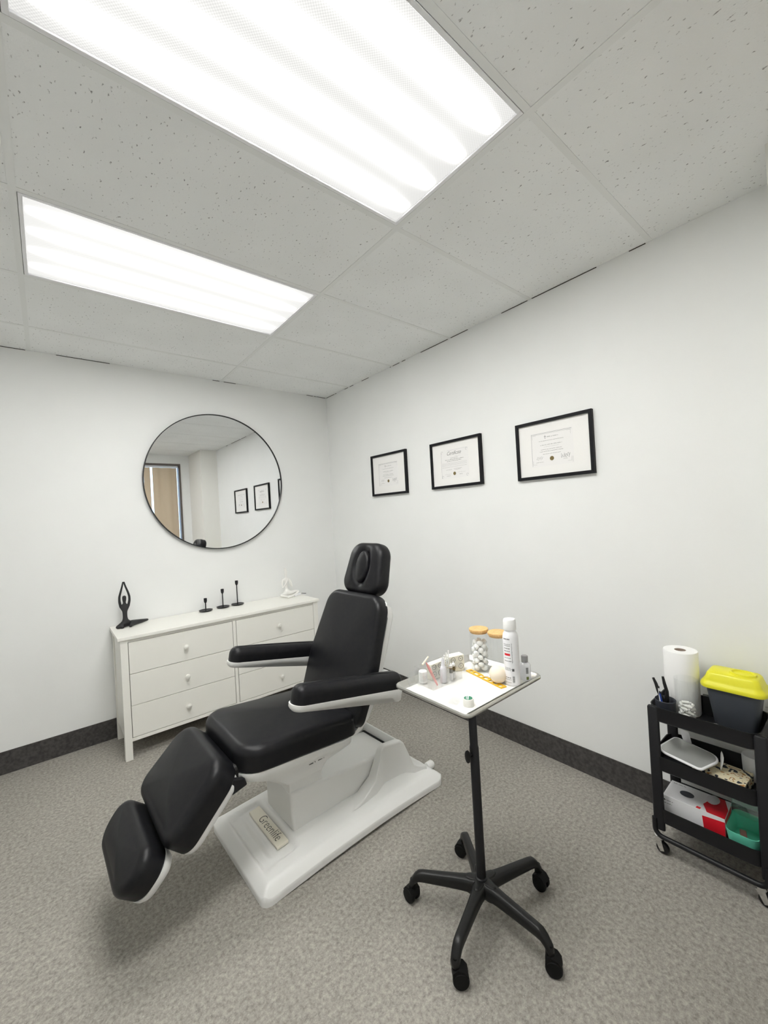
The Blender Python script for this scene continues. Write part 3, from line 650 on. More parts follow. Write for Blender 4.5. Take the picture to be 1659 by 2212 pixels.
# arm rests
da = Vector((1, 0, -0.190)).normalized()
for sgn, nm in ((-1, 'arm_rest'), (1, 'arm_rest')):
    o_a = Vector((-0.338 if sgn < 0 else -0.352, sgn * 0.312, 0.729 if sgn < 0 else 0.754))
    Ta = frame(o_a, da, (0, 1, 0))
    a = rpoly([(0, -0.043), (0.568, -0.043), (0.568, 0.043), (0, 0.043)], [0.040, 0.03, 0.03, 0.040], 8)
    ar = pad(a, 0.075, 0.039, 0.006, 0.004, Ta, step=0.012).build(nm, LEATHER, ch, angle=80)
    a2 = dens(rpoly([(-0.006, -0.044), (0.572, -0.044), (0.572, 0.044), (-0.006, 0.044)], [0.042, 0.02, 0.02, 0.042], 8), 0.02)
    def bot(u): return -0.024 - 0.016 * sstep(0.25, 0.60, u) - 0.018 * sstep(0.505, 0.53, u)
    m = MB(); m.rings([[(u, v, 0.003) for u, v in a2], [(u, v, -0.010) for u, v in a2], [(u, v, bot(u) + 0.008) for u, v in inset(a2, 0.004)], [(u, v, bot(u)) for u, v in inset(a2, 0.012)]], True, True, True, Ta)
    m.build('arm_rest_shell', PLASTIC, ar, angle=50)
    m = MB(); m.prism([(0.12, 0.590), (0.20, 0.605), (0.235, 0.680), (0.16, 0.655)], sgn * 0.195, sgn * 0.30); m.build('arm_rest_bracket', PLASTIC, ar, bevel=0.008)
m = MB(); m.prism([(0.00, 0.40), (0.05, 0.43), (0.05, 0.46), (-0.01, 0.445), (-0.02, 0.42)], -0.19, 0.19); m.build('back_hinge', PLASTIC, ch, bevel=0.006)

# ------------------------------------------------------------------ instrument stand and tray
SX, SY = -1.035, -2.497
st = thing('instrument_stand', 'black rolling stand with a five-star castor base holding the steel tray', 'rolling stand', (SX, SY, 0))
V = [(0, 0, 0.100)]; E_ = []; Rr = [(0.034, 0.034)]
angs = [math.radians(54.5 + 72 * k) for k in range(5)]
m = MB()
# star base built as five blended arms: rectangular-round sections shrinking and dipping towards the tip
def arm_ring(t, a):
    r = 0.022 + t * 0.238
    zc = 0.130 - 0.012 * t - 0.034 * max(0, (t - 0.84) / 0.16) ** 2; wd = 0.019 - 0.004 * t + 0.010 * math.exp(-t * 9); hg = 0.026 - 0.009 * t
    out = []
    for k in range(16):
        th = 2 * PI * k / 16; cx_, sz = math.cos(th), math.sin(th)
        ww = wd * (abs(cx_) ** 0.7) * (1 if cx_ > 0 else -1); hh = hg * (abs(sz) ** 0.7) * (1 if sz > 0 else -1)
        ww *= 1 - 0.18 * (1 - sz) / 2 * 0; out.append((r * math.cos(a) - ww * math.sin(a), r * math.sin(a) + ww * math.cos(a), zc - hg + hh))
    return out
for a in angs: m.rings([arm_ring(k / 16, a) for k in range(17)] + [[(0.262 * math.cos(a) * 1.02 + (p[0] - 0.26 * math.cos(a)) * 0.35, 0.262 * math.sin(a) * 1.02 + (p[1] - 0.26 * math.sin(a)) * 0.35, 0.067 + (p[2] - 0.07) * 0.4) for p in arm_ring(1, a)]])
hub = []
for zz, sc in ((0.070, 0.72), (0.074, 0.86), (0.100, 1.0), (0.122, 1.0), (0.130, 0.93), (0.1315, 0.80)):
    ring = []
    for k in range(80):
        th = 2 * PI * k / 80; lob = math.cos(5 * (th - angs[0])); r = (0.047 + 0.017 * lob) * sc; ring.append((r * math.cos(th), r * math.sin(th), zz))
    hub.append(ring)
m.rings(hub)
m.build('star_base', BPLAS, st, angle=60)
def caster_mesh(parent, loc, rz):
    c_ = bpy.data.objects.new('caster', None); COL.objects.link(c_); return c_
for i, a in enumerate(angs):
    ra = a + [0.9, -0.6, 2.1, 0.5, -1.2][i]; cx_, cy_ = 0.252 * math.cos(a), 0.252 * math.sin(a)
    Tc = lambda p, ra=ra, cx_=cx_, cy_=cy_: (cx_ + p[0] * math.cos(ra) - p[1] * math.sin(ra), cy_ + p[0] * math.sin(ra) + p[1] * math.cos(ra), p[2])
    m = MB()
    for s_ in (-1, 1):
        m.lathe([(0.010, 0), (0.024, 0.001), (0.0255, 0.004), (0.0255, 0.013), (0.023, 0.017), (0.006, 0.019)], 24, lambda p, s_=s_: Tc((0.012 + p[0], s_ * (0.005 + p[2]), 0.0255 + p[1])))
    m.prism([(-0.013, 0.028), (-0.012, 0.050), (0.004, 0.060), (0.024, 0.054), (0.036, 0.038), (0.030, 0.034), (0.012, 0.046), (0.0, 0.028)], -0.020, 0.020, Tc)
    m.tube([Tc((0, 0, 0.045)), Tc((0, 0, 0.085))], 0.011, 12)
    m.build('caster', RUBBER, st, angle=40)
MB().lathe([(0.022, 0.128), (0.022, 0.134), (0.0165, 0.136), (0.0165, 0.60), (0.0145, 0.603), (0.0145, 0.815), (0.012, 0.816)], 28).build('pole', BMETAL, st)
m = MB(); m.tube([(-0.012, 0, 0.578), (-0.034, 0.0, 0.578)], 0.0045, 10)
m.lathe([(0.006, 0), (0.012, 0.002), (0.012, 0.008), (0.006, 0.010)], 12, lambda p: (-0.032 - p[2], p[0] * 1.0, 0.578 + p[1] * 1.9)); m.build('height_knob', BPLAS, st, bevel=0.001)
TCX, TCY, TZ = -1.0535, -2.505, 0.834   # tray centre and floor height
def tl(x, y): return (x - SX, y - SY)
m = MB(); a0 = tl(-1.235, -2.64); a1 = tl(-0.872, -2.37)
m.tube([(a0[0], a0[1], 0.826), (a1[0], a0[1], 0.826), (a1[0], a1[1], 0.826), (a0[0], a1[1], 0.826), (a0[0], a0[1], 0.826)], 0.005, 8)
m.tube([(a0[0], 0, 0.822), (a1[0], 0, 0.822)], 0.006, 8); m.tube([(0, 0, 0.812), (0, 0, 0.824)], 0.016, 16)
m.build('tray_support', BMETAL, st)
# stainless tray
ty = thing('instrument_tray', 'rectangular stainless steel tray on the black rolling stand', 'tray', (TCX, TCY, TZ - 0.0015))
TW, TD = 0.416, 0.330
o_out = dens(rrect(TW, TD, 0.022, 6), 0.05); 
m = MB(); rs = []
for ins, z in ((0.014, 0.0), (0.012, 0.0015), (0.006, 0.013), (0.003, 0.0165), (0.0, 0.0155), (-0.001, 0.0125), (0.0005, 0.0120), (0.0025, 0.0145), (0.005, 0.0120), (0.0108, 0.0032), (0.0150, 0.0012)):
    rs.append([(x, y, z - 0.0012) for x, y in inset(o_out, ins)])
rs = rs[0:1] + [[(x, y, z) for x, y, z in r] for r in rs[1:]]
m.rings([[(x, y, -0.0008) for x, y in inset(o_out, 0.016)]] + [[(x, y, 0.004) for x, y in inset(o_out, 0.006)], [(x, y, 0.0045) for x, y in inset(o_out, 0.0005)], [(x, y, 0.0075) for x, y in inset(o_out, -0.0025)], [(x, y, 0.0145) for x, y in inset(o_out, -0.0025)],
         [(x, y, 0.0178) for x, y in inset(o_out, 0.0012)], [(x, y, 0.0165) for x, y in inset(o_out, 0.0045)], [(x, y, 0.0025) for x, y in inset(o_out, 0.015)], [(x, y, 0.0008) for x, y in inset(o_out, 0.018)]])
m.build('tray_pan', STEEL, ty, angle=50)
TF = TZ + 0.0006 - 0.0010
sh = MB().box((-1.236, -2.640, 0), (-0.885, -2.372, 0.0012)); 
tag(sh.build('paper_liner', LINER, None, loc=(0, 0, TZ), smooth=False), 'white paper liner covering the floor of the steel tray', 'paper liner')
PZ = TZ + 0.0013

# tray contents ------------------------------------------------------
def jar(x, y, r, h, label):
    t = thing('storage_jar', label, 'jar', (x, y, PZ), 0, 'glass jars with bamboo lids on the tray')
    MB().rings([[(q * math.cos(2*PI*k/40), q * math.sin(2*PI*k/40), z) for k in range(40)] for q, z in [(0.001, 0), (r - 0.004, 0), (r, 0.003), (r, h), (r - 0.002, h), (r - 0.002, 0.005), (0.001, 0.005)]], True, True).build('jar_glass', GLASS, t)
    MB().lathe([(r - 0.003, h - 0.006), (r - 0.003, h + 0.0005), (r + 0.001, h + 0.001), (r + 0.0015, h + 0.008), (r, h + 0.010), (0.001, h + 0.0102)], 40).build('bamboo_lid', BAMBOO, t)
jar(-0.930, -2.464, 0.0350, 0.152, 'glass jar full of cotton balls with a bamboo lid')
jar(-0.918, -2.541, 0.0350, 0.150, 'nearly empty glass jar with a bamboo lid behind the cream ball')
me0 = MB().sphere((0, 0, 0), 1, 14, 9); cb = me0.build('cotton_ball', COTTON)
import bmesh
for v in cb.data.vertices:
    v.co *= 1 + 0.10 * math.sin(v.co.x * 5 + 1) * math.cos(v.co.y * 6) + 0.05 * math.sin(v.co.z * 9)
tag(cb, 'white cotton ball heaped inside the bamboo-lidded glass jar', 'cotton ball', 'cotton balls in the glass jar')
pts = []; rr = random.Random(5); z = 0.0
while len(pts) < 34:
    lvl = len(pts) // 4; k = len(pts) % 4; a = k * PI / 2 + lvl * 0.8
    q = 0.0195 if lvl < 7 else 0.016
    pts.append((-0.930 + q * math.cos(a) + rr.uniform(-.001, .001), -2.464 + q * math.sin(a) + rr.uniform(-.001, .001), PZ + 0.0170 + lvl * 0.0132))
for i, (x, y, z) in enumerate(pts):
    if z > PZ + 0.118: continue
    o = cb if i == 0 else cb.copy()
    if i: COL.objects.link(o)
    s_ = rr.uniform(0.0108, 0.0122); o.location = (x, y, z); o.scale = (s_, s_, s_ * rr.uniform(0.85, 1.0)); o.rotation_euler = (rr.uniform(0, 6), rr.uniform(0, 6), rr.uniform(0, 6))
bm_ = MB().sphere((0, 0, 0.031), 0.031, 32, 20); tag(bm_.build('foam_ball', CREAM, None, loc=(-0.979, -2.578, PZ)), 'smooth cream-coloured ball beside the white spray can', 'ball')
# spray can
sp = thing('spray_can', 'tall white spray can with a red label stripe at the tray edge', 'spray can', (-0.958, -2.626, PZ), 0)
sp.location = (-0.952, -2.6185, PZ)
r = 0.0265
MB().lathe([(r - 0.003, 0), (r, 0.003), (r, 0.165), (r - 0.002, 0.176), (r - 0.007, 0.186), (0.017, 0.191), (0.0165, 0.193)], 40).build('can_body', WHITE, sp)
MB().lathe([(0.0215, 0.1905), (0.022, 0.193), (0.0215, 0.222), (0.0195, 0.227), (0.002, 0.2285)], 32).build('can_cap', mat('white_cap', (0.88, 0.88, 0.87), 0.45), sp)
def wrap(mb, r, a0, a1, z0, z1, n=10):
    for k in range(n):
        t0 = a0 + (a1 - a0) * k / n; t1 = a0 + (a1 - a0) * (k + 1) / n
        mb.add([(r * math.cos(t0), r * math.sin(t0), z0), (r * math.cos(t1), r * math.sin(t1), z0), (r * math.cos(t1), r * math.sin(t1), z1), (r * math.cos(t0), r * math.sin(t0), z1)], [(0, 1, 2, 3)])
ca = math.atan2(-3.4645 + 2.6185, -2.1912 + 0.952)   # side facing the room
m = MB(); wrap(m, r + 0.0003, ca - 0.95, ca - 0.15, 0.105, 0.1125); m.build('red_stripe', RED, sp)
m = MB(); rr = random.Random(2)
for z_, hh in ((0.160, .004), (0.143, .002), (0.138, .002), (0.128, .003), (0.119, .003), (0.096, .002), (0.085, .0025), (0.062, .0015), (0.058, .0015), (0.054, .0015), (0.028, .0025), (0.022, .0015), (0.012, .0015)):
    t = ca - 1.0
    while t < ca - 0.15:
        w_ = rr.uniform(0.04, 0.14); wrap(m, r + 0.0003, t, t + w_, z_, z_ + hh, 2); t += w_ + 0.05
for z_ in [0.08 + 0.0022 * k for k in range(32)]: wrap(m, r + 0.0003, ca + 0.05, ca + 0.05 + rr.uniform(.04, .12), z_, z_ + 0.0012, 1)
for k in range(10): wrap(m, r + 0.0003, ca + 0.02, ca + 0.30, 0.014 + 0.0022 * k, 0.0152 + 0.0022 * k, 3)
wrap(m, r + 0.0003, ca + 0.0, ca + 0.28, 0.052, 0.061, 3)
m.build('can_print', INKG, sp, smooth=False)
# small bottle
bo = thing('small_bottle', 'small clear bottle with a grey cap behind the spray can', 'bottle', (-0.887, -2.6285, PZ))
MB().lathe([(0.0185, 0), (0.020, 0.002), (0.020, 0.050), (0.017, 0.056), (0.010, 0.060), (0.009, 0.062)], 28).build('bottle_body', mat('frosted_bottle', (0.80, 0.81, 0.84), 0.25), bo)
MB().lathe([(0.0115, 0.0615), (0.0118, 0.082), (0.010, 0.084), (0.001, 0.0842)], 24).build('bottle_cap', GREYC, bo)
m = MB(); ca2 = ca + 0.10
for k in range(9): wrap(m, 0.0203, ca2, ca2 + 0.42, 0.026 + 0.0024 * k, 0.0275 + 0.0024 * k, 3)
m.build('bottle_barcode', INK, bo, smooth=False)
m = MB(); wrap(m, 0.0203, ca2 + 0.02, ca2 + 0.45, 0.004, 0.015, 4); m.build('bottle_mark', mat('olive_print', (0.10, 0.13, 0.02), 0.5), bo, smooth=False)
# amber stencil
sa = Vector((-0.962, -2.430, 0)); sb = Vector((-1.005, -2.618, 0)); L_ = (sb - sa).length; sd = (sb - sa).normalized(); sn = Vector((-sd.y, sd.x, 0))
ste = MB(); W2 = 0.0125
def spt(u, v, w): p = sa + sd * u + sn * v; return (p.x, p.y, PZ + 0.0006 + w + 0.0)
hs = [(0.012, 0.024), (0.034, 0.058), (0.066, 0.082), (0.090, 0.112), (0.120, 0.136), (0.144, 0.160), (0.168, 0.184)]
ys = [0.0] + [q for h_ in hs for q in h_] + [L_]
ste.box((0, -W2, 0), (L_, -W2 + 0.005, 0.003), lambda p: spt(*p)); ste.box((0, W2 - 0.005, 0), (L_, W2, 0.003), lambda p: spt(*p))
for k in range(0, len(ys) - 1, 2): ste.box((ys[k], -W2 + 0.005, 0), (ys[k+1], W2 - 0.005, 0.003), lambda p: spt(*p))
tag(ste.build('brow_stencil', YPLAS, None, smooth=False), 'translucent amber plastic stencil strip lying on the tray', 'stencil')
# tape roll, clear packet
tr = thing('tape_roll', 'small white roll with a green printed top at the tray near corner', 'tape roll', (-1.1855, -2.6105, PZ))
MB().lathe([(0.0165, 0), (0.017, 0.001), (0.017, 0.022), (0.0165, 0.023), (0.001, 0.023)], 32).build('roll_body', mat('white_tape', (0.86, 0.85, 0.80), 0.5), tr)
m = MB(); m.lathe([(0.0135, 0.0231), (0.0135, 0.0236), (0.001, 0.0236)], 28); g_ = m.build('roll_label', GREEN, tr)
m = MB(); m.box((-0.012, -0.0012, 0.0237), (0.012, 0.0018, 0.0240), lambda p: (p[0] * 0.8 - p[1] * 0.6, p[0] * 0.6 + p[1] * 0.8, p[2])); m.box((-0.010, 0.0045, 0.0237), (0.010, 0.0062, 0.0240), lambda p: (p[0] * 0.8 - p[1] * 0.6, p[0] * 0.6 + p[1] * 0.8, p[2])); m.build('label_stripes', WHITE, g_, smooth=False)
m = MB(); m.box((-0.019, -0.016, 0), (0.019, 0.016, 0.010)); tag(m.build('clear_packet', ACRYL, None, loc=(-1.200, -2.566, PZ), rot=(0, 0, 0.3), bevel=0.003), 'small clear plastic packet left of the white tape roll', 'packet')
# acrylic organiser along the back-left of the tray
ORX, ORY = -1.186, -2.459
org = thing('acrylic_organizer', 'clear acrylic divided organizer holding small tools on the tray', 'organizer', (ORX, ORY, PZ), math.radians(-1.5))
OW, OD, OH = 0.150, 0.094, 0.062
m = MB(); th_ = 0.0022
m.box((0, 0, 0), (OW, OD, th_)); m.box((0, 0, th_), (OW, th_, OH)); m.box((0, OD - th_, th_), (OW, OD, OH)); m.box((0, th_, th_), (th_, OD - th_, OH)); m.box((OW - th_, th_, th_), (OW, OD - th_, OH))
m.build('organizer_body', ACRYL, org, smooth=False)
m = MB()
for x in (0.048, 0.098): m.box((x, th_, th_), (x + 0.0018, 0.052, OH - 0.004))
m.box((th_, 0.052, th_), (OW - th_, 0.0538, OH - 0.004)); m.build('organizer_divider', ACRYL, org, smooth=False)
def og(x, y, z=0.0): a = math.radians(-1.5); return (ORX + x * math.cos(a) - y * math.sin(a), ORY + x * math.sin(a) + y * math.cos(a), PZ + z)
# pink razor
rz_ = thing('facial_razor', 'pink dermaplaning razor leaning in the acrylic organizer', 'razor', og(0.030, 0.020, 0.003))
p0 = Vector((0.010, 0, 0)); p1 = Vector((-0.030, 0.010, 0.088))
MB().tube([p0.lerp(p1, k / 8) for k in range(9)], [0.003, 0.004, 0.0045, 0.0048, 0.005, 0.0052, 0.005, 0.004, 0.002], 10).build('razor_handle', PINK, rz_)
hh = p1 + Vector((-0.003, 0.001, 0.005)); m = MB(); m.tube([hh + Vector((-0.019, -0.004, -0.006)), hh + Vector((0.019, 0.004, 0.010))], 0.003, 10); m.build('razor_head', mat('ivory_plastic', (0.88, 0.82, 0.66), 0.4), rz_)
# tubes with black bands
for i, (x, y) in enumerate(((0.108, 0.016), (0.126, 0.020))):
    t = thing('sample_vial', ['left one of two clear vials with a black band', 'right one of two clear vials with a black band'][i], 'vial', og(x, y, 0.003), 0, 'clear vials in the organizer')
    MB().lathe([(0.004, 0), (0.006, 0.002), (0.006, 0.052), (0.003, 0.055), (0.002, 0.060)], 16).build('vial_tube', mat('frosted_vial', (0.82, 0.82, 0.82), 0.3) if i == 0 else bpy.data.materials['frosted_vial'], t)
    MB().lathe([(0.0063, 0.026), (0.0063, 0.044), (0.0062, 0.0445)], 16).build('vial_band', BPLAS, t)
t = thing('serum_bottle', 'slim clear bottle with a pointed tip standing in the organizer', 'bottle', og(0.074, 0.022, 0.003))
MB().lathe([(0.010, 0), (0.0115, 0.002), (0.0115, 0.052), (0.007, 0.058), (0.006, 0.060), (0.0055, 0.078), (0.002, 0.090)], 20).build('bottle_glass', mat('pale_grey_bottle', (0.72, 0.72, 0.76), 0.25), t)
for i in range(3):
    o = MB().tube([(0, 0, 0), (0.001 * i, 0.0, 0.085 + 0.006 * i)], 0.0022, 8).build('cotton_swab', COTTON, None, loc=og(0.106 + 0.007 * i, 0.042, 0.003), rot=(0, 0.04 * (i - 1), 0))
    tag(o, ['left', 'middle', 'right'][i] + ' one of three white swabs standing upright in the organizer', 'swab', 'white swabs in the organizer')
# ringed white cartons behind
def ringed_box(x, y, w_, d_, h_, rz, label):
    t = thing('ringed_carton', label, 'carton', (x, y, PZ), rz, 'cream cartons with ring print')
    cm = MB().box((-w_/2, -d_/2, 0), (w_/2, d_/2, h_)).build('carton_body', mat('cream_card', (0.87, 0.85, 0.74), 0.6), t, bevel=0.003)
    m = MB(); n = 2 if w_ < 0.08 else 3
    for k in range(n):
        cx_ = -w_/2 + w_ * (k + 0.5) / n
        for zz, rd in ((h_ * 0.32, 0.010), (h_ * 0.78, 0.009)):
            pts = [(cx_ + rd * math.cos(q * PI / 10), -d_/2 - 0.0004, zz + rd * math.sin(q * PI / 10)) for q in range(21)]
            m.tube(pts, 0.0007, 6, False)
            m.tube([(cx_ - 0.002, -d_/2 - 0.0004, zz), (cx_ + 0.002, -d_/2 - 0.0004, zz)], 0.0011, 6)
    m.build('ring_print', INKG, t)
    return t
ringed_box(-0.995, -2.392, 0.066, 0.034, 0.062, -0.30, 'cream carton with ring print between the organizer and the cotton jar')
ringed_box(og(0.098, 0.074)[0], og(0.098, 0.074)[1], 0.092, 0.026, 0.058, -0.026, 'cream carton with ring print standing in the back row of the acrylic organizer').location.z = PZ + 0.003
# glass cup and pads
gc = thing('glass_cup', 'small clear cup at the left back corner of the tray', 'cup', (-1.205, -2.380, PZ))
MB().rings([[(q * math.cos(2*PI*k/32), q * math.sin(2*PI*k/32), z) for k in range(32)] for q, z in [(0.001, 0), (0.018, 0), (0.023, 0.042), (0.0215, 0.042), (0.017, 0.003), (0.001, 0.003)]]).build('cup_glass', GLASS, gc)
t = MB()
for k in range(9): t.lathe([(0.014, 0.0045 * k), (0.016, 0.0045 * k + 0.002), (0.014, 0.0045 * k + 0.0042)], 24)
tag(t.build('cotton_pad_stack', COTTON, None, loc=og(0.024, 0.076, 0.003)), 'stack of round white cotton pads in the organizer', 'cotton pads', kind='stuff')
gz = MB(); rr = random.Random(9)
for k in range(7): gz.sphere((rr.uniform(-.018, .018), rr.uniform(-.008, .008), 0.005 + rr.uniform(0, .003)), rr.uniform(.005, .008), 10, 7, (1.3, 1, .7))
tag(gz.build('crumpled_gauze', COTTON, None, loc=(-0.967, -2.521, PZ), rot=(0, 0, 1.2)), 'crumpled white gauze between the amber stencil and the jars', 'gauze')
t = MB(); t.box((-0.018, -0.012, 0), (0.018, 0.012, 0.012)); tag(t.build('clear_sachet', ACRYL, None, loc=(-0.872, -2.585, TZ + 0.0006), bevel=0.003), 'clear plastic sachet at the tray far right corner', 'sachet')

# ------------------------------------------------------------------ trolley
CX0, CX1, CY0, CY1 = -0.302, -0.062, -3.168, -2.812     # x front/back, y far/near
cart = thing('utility_trolley', 'black three-tier metal trolley on castors against the right wall', 'trolley', ((CX0 + CX1) / 2, (CY0 + CY1) / 2, 0))
ox, oy = (CX0 + CX1) / 2, (CY0 + CY1) / 2; CW, CD = CX1 - CX0, CY1 - CY0
for rim in (0.606, 0.405, 0.191):
    o_ = dens(rrect(CW, CD - 0.010, 0.045, 7), 0.08); m = MB()
    m.rings([[(x, y, rim - 0.062) for x, y in inset(o_, 0.008)], [(x, y, rim - 0.056) for x, y in inset(o_, 0.0)], [(x, y, rim - 0.002) for x, y in inset(o_, -0.001)], [(x, y, rim) for x, y in inset(o_, -0.002)],
             [(x, y, rim) for x, y in inset(o_, 0.002)], [(x, y, rim - 0.003) for x, y in inset(o_, 0.003)], [(x, y, rim - 0.054) for x, y in inset(o_, 0.003)], [(x, y, rim - 0.059) for x, y in inset(o_, 0.008)]])
    m.build('tier', BMETAL, cart, angle=45)
def arc(c, r, a0, a1, n=6): return [(c[0], c[1] + r * math.cos(a0 + (a1 - a0) * k / n), c[2] + r * math.sin(a0 + (a1 - a0) * k / n)) for k in range(n + 1)]
for xx in (CX0 - ox - 0.001, CX1 - ox + 0.001):
    yn, yf = CD/2 - 0.006, -CD/2 + 0.006; zb = 0.075; rr_ = 0.028
    p = [(xx, yn, 0.145)] + arc((xx, yn - rr_, zb + rr_), rr_, 0, -PI/2) + arc((xx, yf + rr_, zb + rr_), rr_, -PI/2, -PI) + [(xx, yf, 0.145)]
    m = MB(); m.tube(p, 0.0095, 12); m.build('side_frame', BMETAL, cart, angle=60)
    for y_ in (yn - 0.014, yf - 0.002):
        xo = 0.010 if xx < 0 else -0.010
        pr = [(p[0] + xx + xo, p[1] + y_) for p in rrect(0.020, 0.040, 0.009, 5)]
        m = MB(); m.rings([[(*p, z_) for p in pr] for z_ in (0.100, 0.598)] + [[(*p, 0.604) for p in inset(pr, 0.004)]]); m.build('post', BMETAL, cart, angle=50)
for xx in (CX0 - ox + 0.012, CX1 - ox - 0.012):
    for yy in (CD/2 - 0.012, -CD/2 + 0.028):
        c_ = MB(); c_.lathe([(0.016, 0.055), (0.0165, 0.060), (0.014, 0.068), (0.006, 0.070)], 18, lambda p: (xx + p[0], yy + p[1], p[2]))
        for s_ in (-1, 1): c_.prism([(-0.012, 0.058), (0.014, 0.058), (-0.008, 0.012), (-0.022, 0.018)], s_ * 0.011, s_ * 0.0135, lambda p: (xx + p[1], yy + p[0], p[2]))
        cs = c_.build('caster', CHROME, cart, angle=40)
        MB().lathe([(0.010, -0.009), (0.021, -0.008), (0.0235, -0.004), (0.0235, 0.004), (0.021, 0.008), (0.010, 0.009)], 24, lambda p: (xx + p[2], yy - 0.014 + p[0], 0.0235 + p[1])).build('caster_wheel', BPLAS, cs)
Z1, Z2, Z3 = 0.5475, 0.3465, 0.1325
# top tier
pt = thing('paper_towel_roll', 'tall white paper towel roll standing on the trolley top tier', 'paper towel', (-0.131, -2.895, Z1))
MB().rings([[(q * math.cos(2*PI*k/48), q * math.sin(2*PI*k/48), z) for k in range(48)] for q, z in [(0.021, 0.0), (0.060, 0.0), (0.0615, 0.004), (0.0615, 0.256), (0.060, 0.260), (0.021, 0.260), (0.021, 0.0)]], False, False).build('paper_roll', COTTON, pt)
MB().rings([[(q * math.cos(2*PI*k/32), q * math.sin(2*PI*k/32), z) for k in range(32)] for q, z in [(0.0195, 0.0), (0.0209, 0.0), (0.0209, 0.259), (0.0195, 0.259), (0.0195, 0.0)]], False, False).build('cardboard_core', mat('cardboard', (0.36, 0.29, 0.24), 0.8), pt)
bn = thing('waste_bin', 'dark grey medical waste bin with a yellow snap-on lid', 'waste bin', (-0.135, -3.071, Z1))
def rr2(w_, d_, r_, z): return [(x, y, z) for x, y in dens(rrect(w_, d_, r_, 7), 0.2)]
MB().rings([rr2(0.082, 0.122, 0.016, 0), rr2(0.086, 0.128, 0.018, 0.004), rr2(0.112, 0.170, 0.022, 0.158)]).build('bin_body', BIN, bn)
lid = MB(); lid.rings([rr2(0.118, 0.178, 0.024, 0.148), rr2(0.134, 0.200, 0.032, 0.150), rr2(0.138, 0.204, 0.034, 0.158), rr2(0.134, 0.200, 0.032, 0.166), rr2(0.118, 0.180, 0.026, 0.174), rr2(0.114, 0.174, 0.024, 0.182), rr2(0.104, 0.158, 0.020, 0.204), rr2(0.094, 0.146, 0.018, 0.210)])
ld = lid.build('bin_lid', YLID, bn, angle=50)
MB().rings([[( -0.004 + q * 0.8 * math.cos(2*PI*k/36), -0.028 + q * math.sin(2*PI*k/36), z) for k in range(36)] for q, z in [(0.042, 0.209), (0.040, 0.2175), (0.035, 0.2180), (0.032, 0.2115), (0.001, 0.2120)]]).build('lid_hatch', YLID, ld)
MB().tube([(-0.045, -0.098, 0.150), (-0.040, -0.112, 0.140), (-0.035, -0.113, 0.122), (-0.03, -0.104, 0.112), (-0.025, -0.090, 0.112)], 0.0018, 8).build('wire_handle', STEEL, bn)
mc = thing('mesh_pen_cup', 'black mesh pen cup at the near end of the trolley top tier', 'pen cup', (-0.232, -2.866, Z1))
mc.location = (-0.238, -2.862, Z1)
MB().rings([[(q * math.cos(2*PI*k/32), q * math.sin(2*PI*k/32), z) for k in range(32)] for q, z in [(0.001, 0.0), (0.034, 0), (0.0365, 0.072), (0.0375, 0.0735), (0.0365, 0.075), (0.035, 0.073), (0.0325, 0.003), (0.001, 0.003)]]).build('cup_body', mat('black_mesh', (0.05, 0.055, 0.07), 0.5), mc)
pn = thing('pliers', 'black handled pliers standing in the mesh pen cup', 'pliers', (-0.240, -2.858, Z1 + 0.004)); pn.scale = (1.15, 1.15, 1.12)
m = MB()
m.tube([(0.000, -0.004, 0.030), (-0.002, 0.004, 0.060), (-0.003, 0.016, 0.090), (-0.003, 0.022, 0.115), (-0.003, 0.030, 0.135)], [0.006, 0.007, 0.006, 0.0055, 0.004], 10)
m.tube([(0.000, -0.004, 0.030), (0.004, -0.008, 0.062), (0.002, -0.010, 0.092), (0.0, -0.004, 0.122), (0.0, 0.0, 0.146)], [0.006, 0.008, 0.006, 0.0055, 0.004], 10)
m.build('plier_handles', BPLAS, pn)
MB().tube([(0, -0.004, 0.002), (0, -0.004, 0.032)], [0.004, 0.009], 10).build('plier_jaws', STEEL, pn)
for i, (dx, dy, lx, ly, mt, lb) in enumerate(((-0.010, 0.012, -0.012, 0.002, WHITE, 'white pen standing in the mesh pen cup'), (-0.016, -0.002, -0.012, 0.012, BLUE, 'blue pen leaning in the mesh pen cup'))):
    o = thing('pen', lb, 'pen', (-0.238 + dx, -2.862 + dy, Z1 + 0.0045))
    MB().tube([(0, 0, 0.002), (lx, ly, 0.10 + 0.006 * (1 - i) * 3)], 0.0035, 10).build('pen_barrel', mt, o)
    MB().tube([(lx, ly, 0.10 + 0.018 * (1 - i)), (lx * 1.05, ly * 1.05, 0.108 + 0.018 * (1 - i))], 0.0025, 8).build('pen_button', BPLAS, o)
vj = thing('clear_tumbler', 'clear plastic tumbler of small glass ampoules in front of the paper roll', 'tumbler', (-0.232, -2.948, Z1))
vj.location = (-0.236, -2.936, Z1)
MB().rings([[(q * math.cos(2*PI*k/36), q * math.sin(2*PI*k/36), z) for k in range(36)] for q, z in [(0.001, 0), (0.037, 0), (0.040, 0.180), (0.0385, 0.180), (0.0355, 0.003), (0.001, 0.003)]]).build('tumbler_wall', GLASS, vj)
amp = MB(); amp.lathe([(0.002, -0.017), (0.006, -0.015), (0.0065, 0.0), (0.006, 0.008), (0.003, 0.011), (0.0035, 0.017)], 10)
av = amp.build('glass_ampoule', mat('cloudy_glass', (0.80, 0.80, 0.77), 0.2), None)
tag(av, 'small cloudy glass ampoule lying in the clear tumbler', 'ampoule', 'ampoules in the clear tumbler')
rr = random.Random(11)
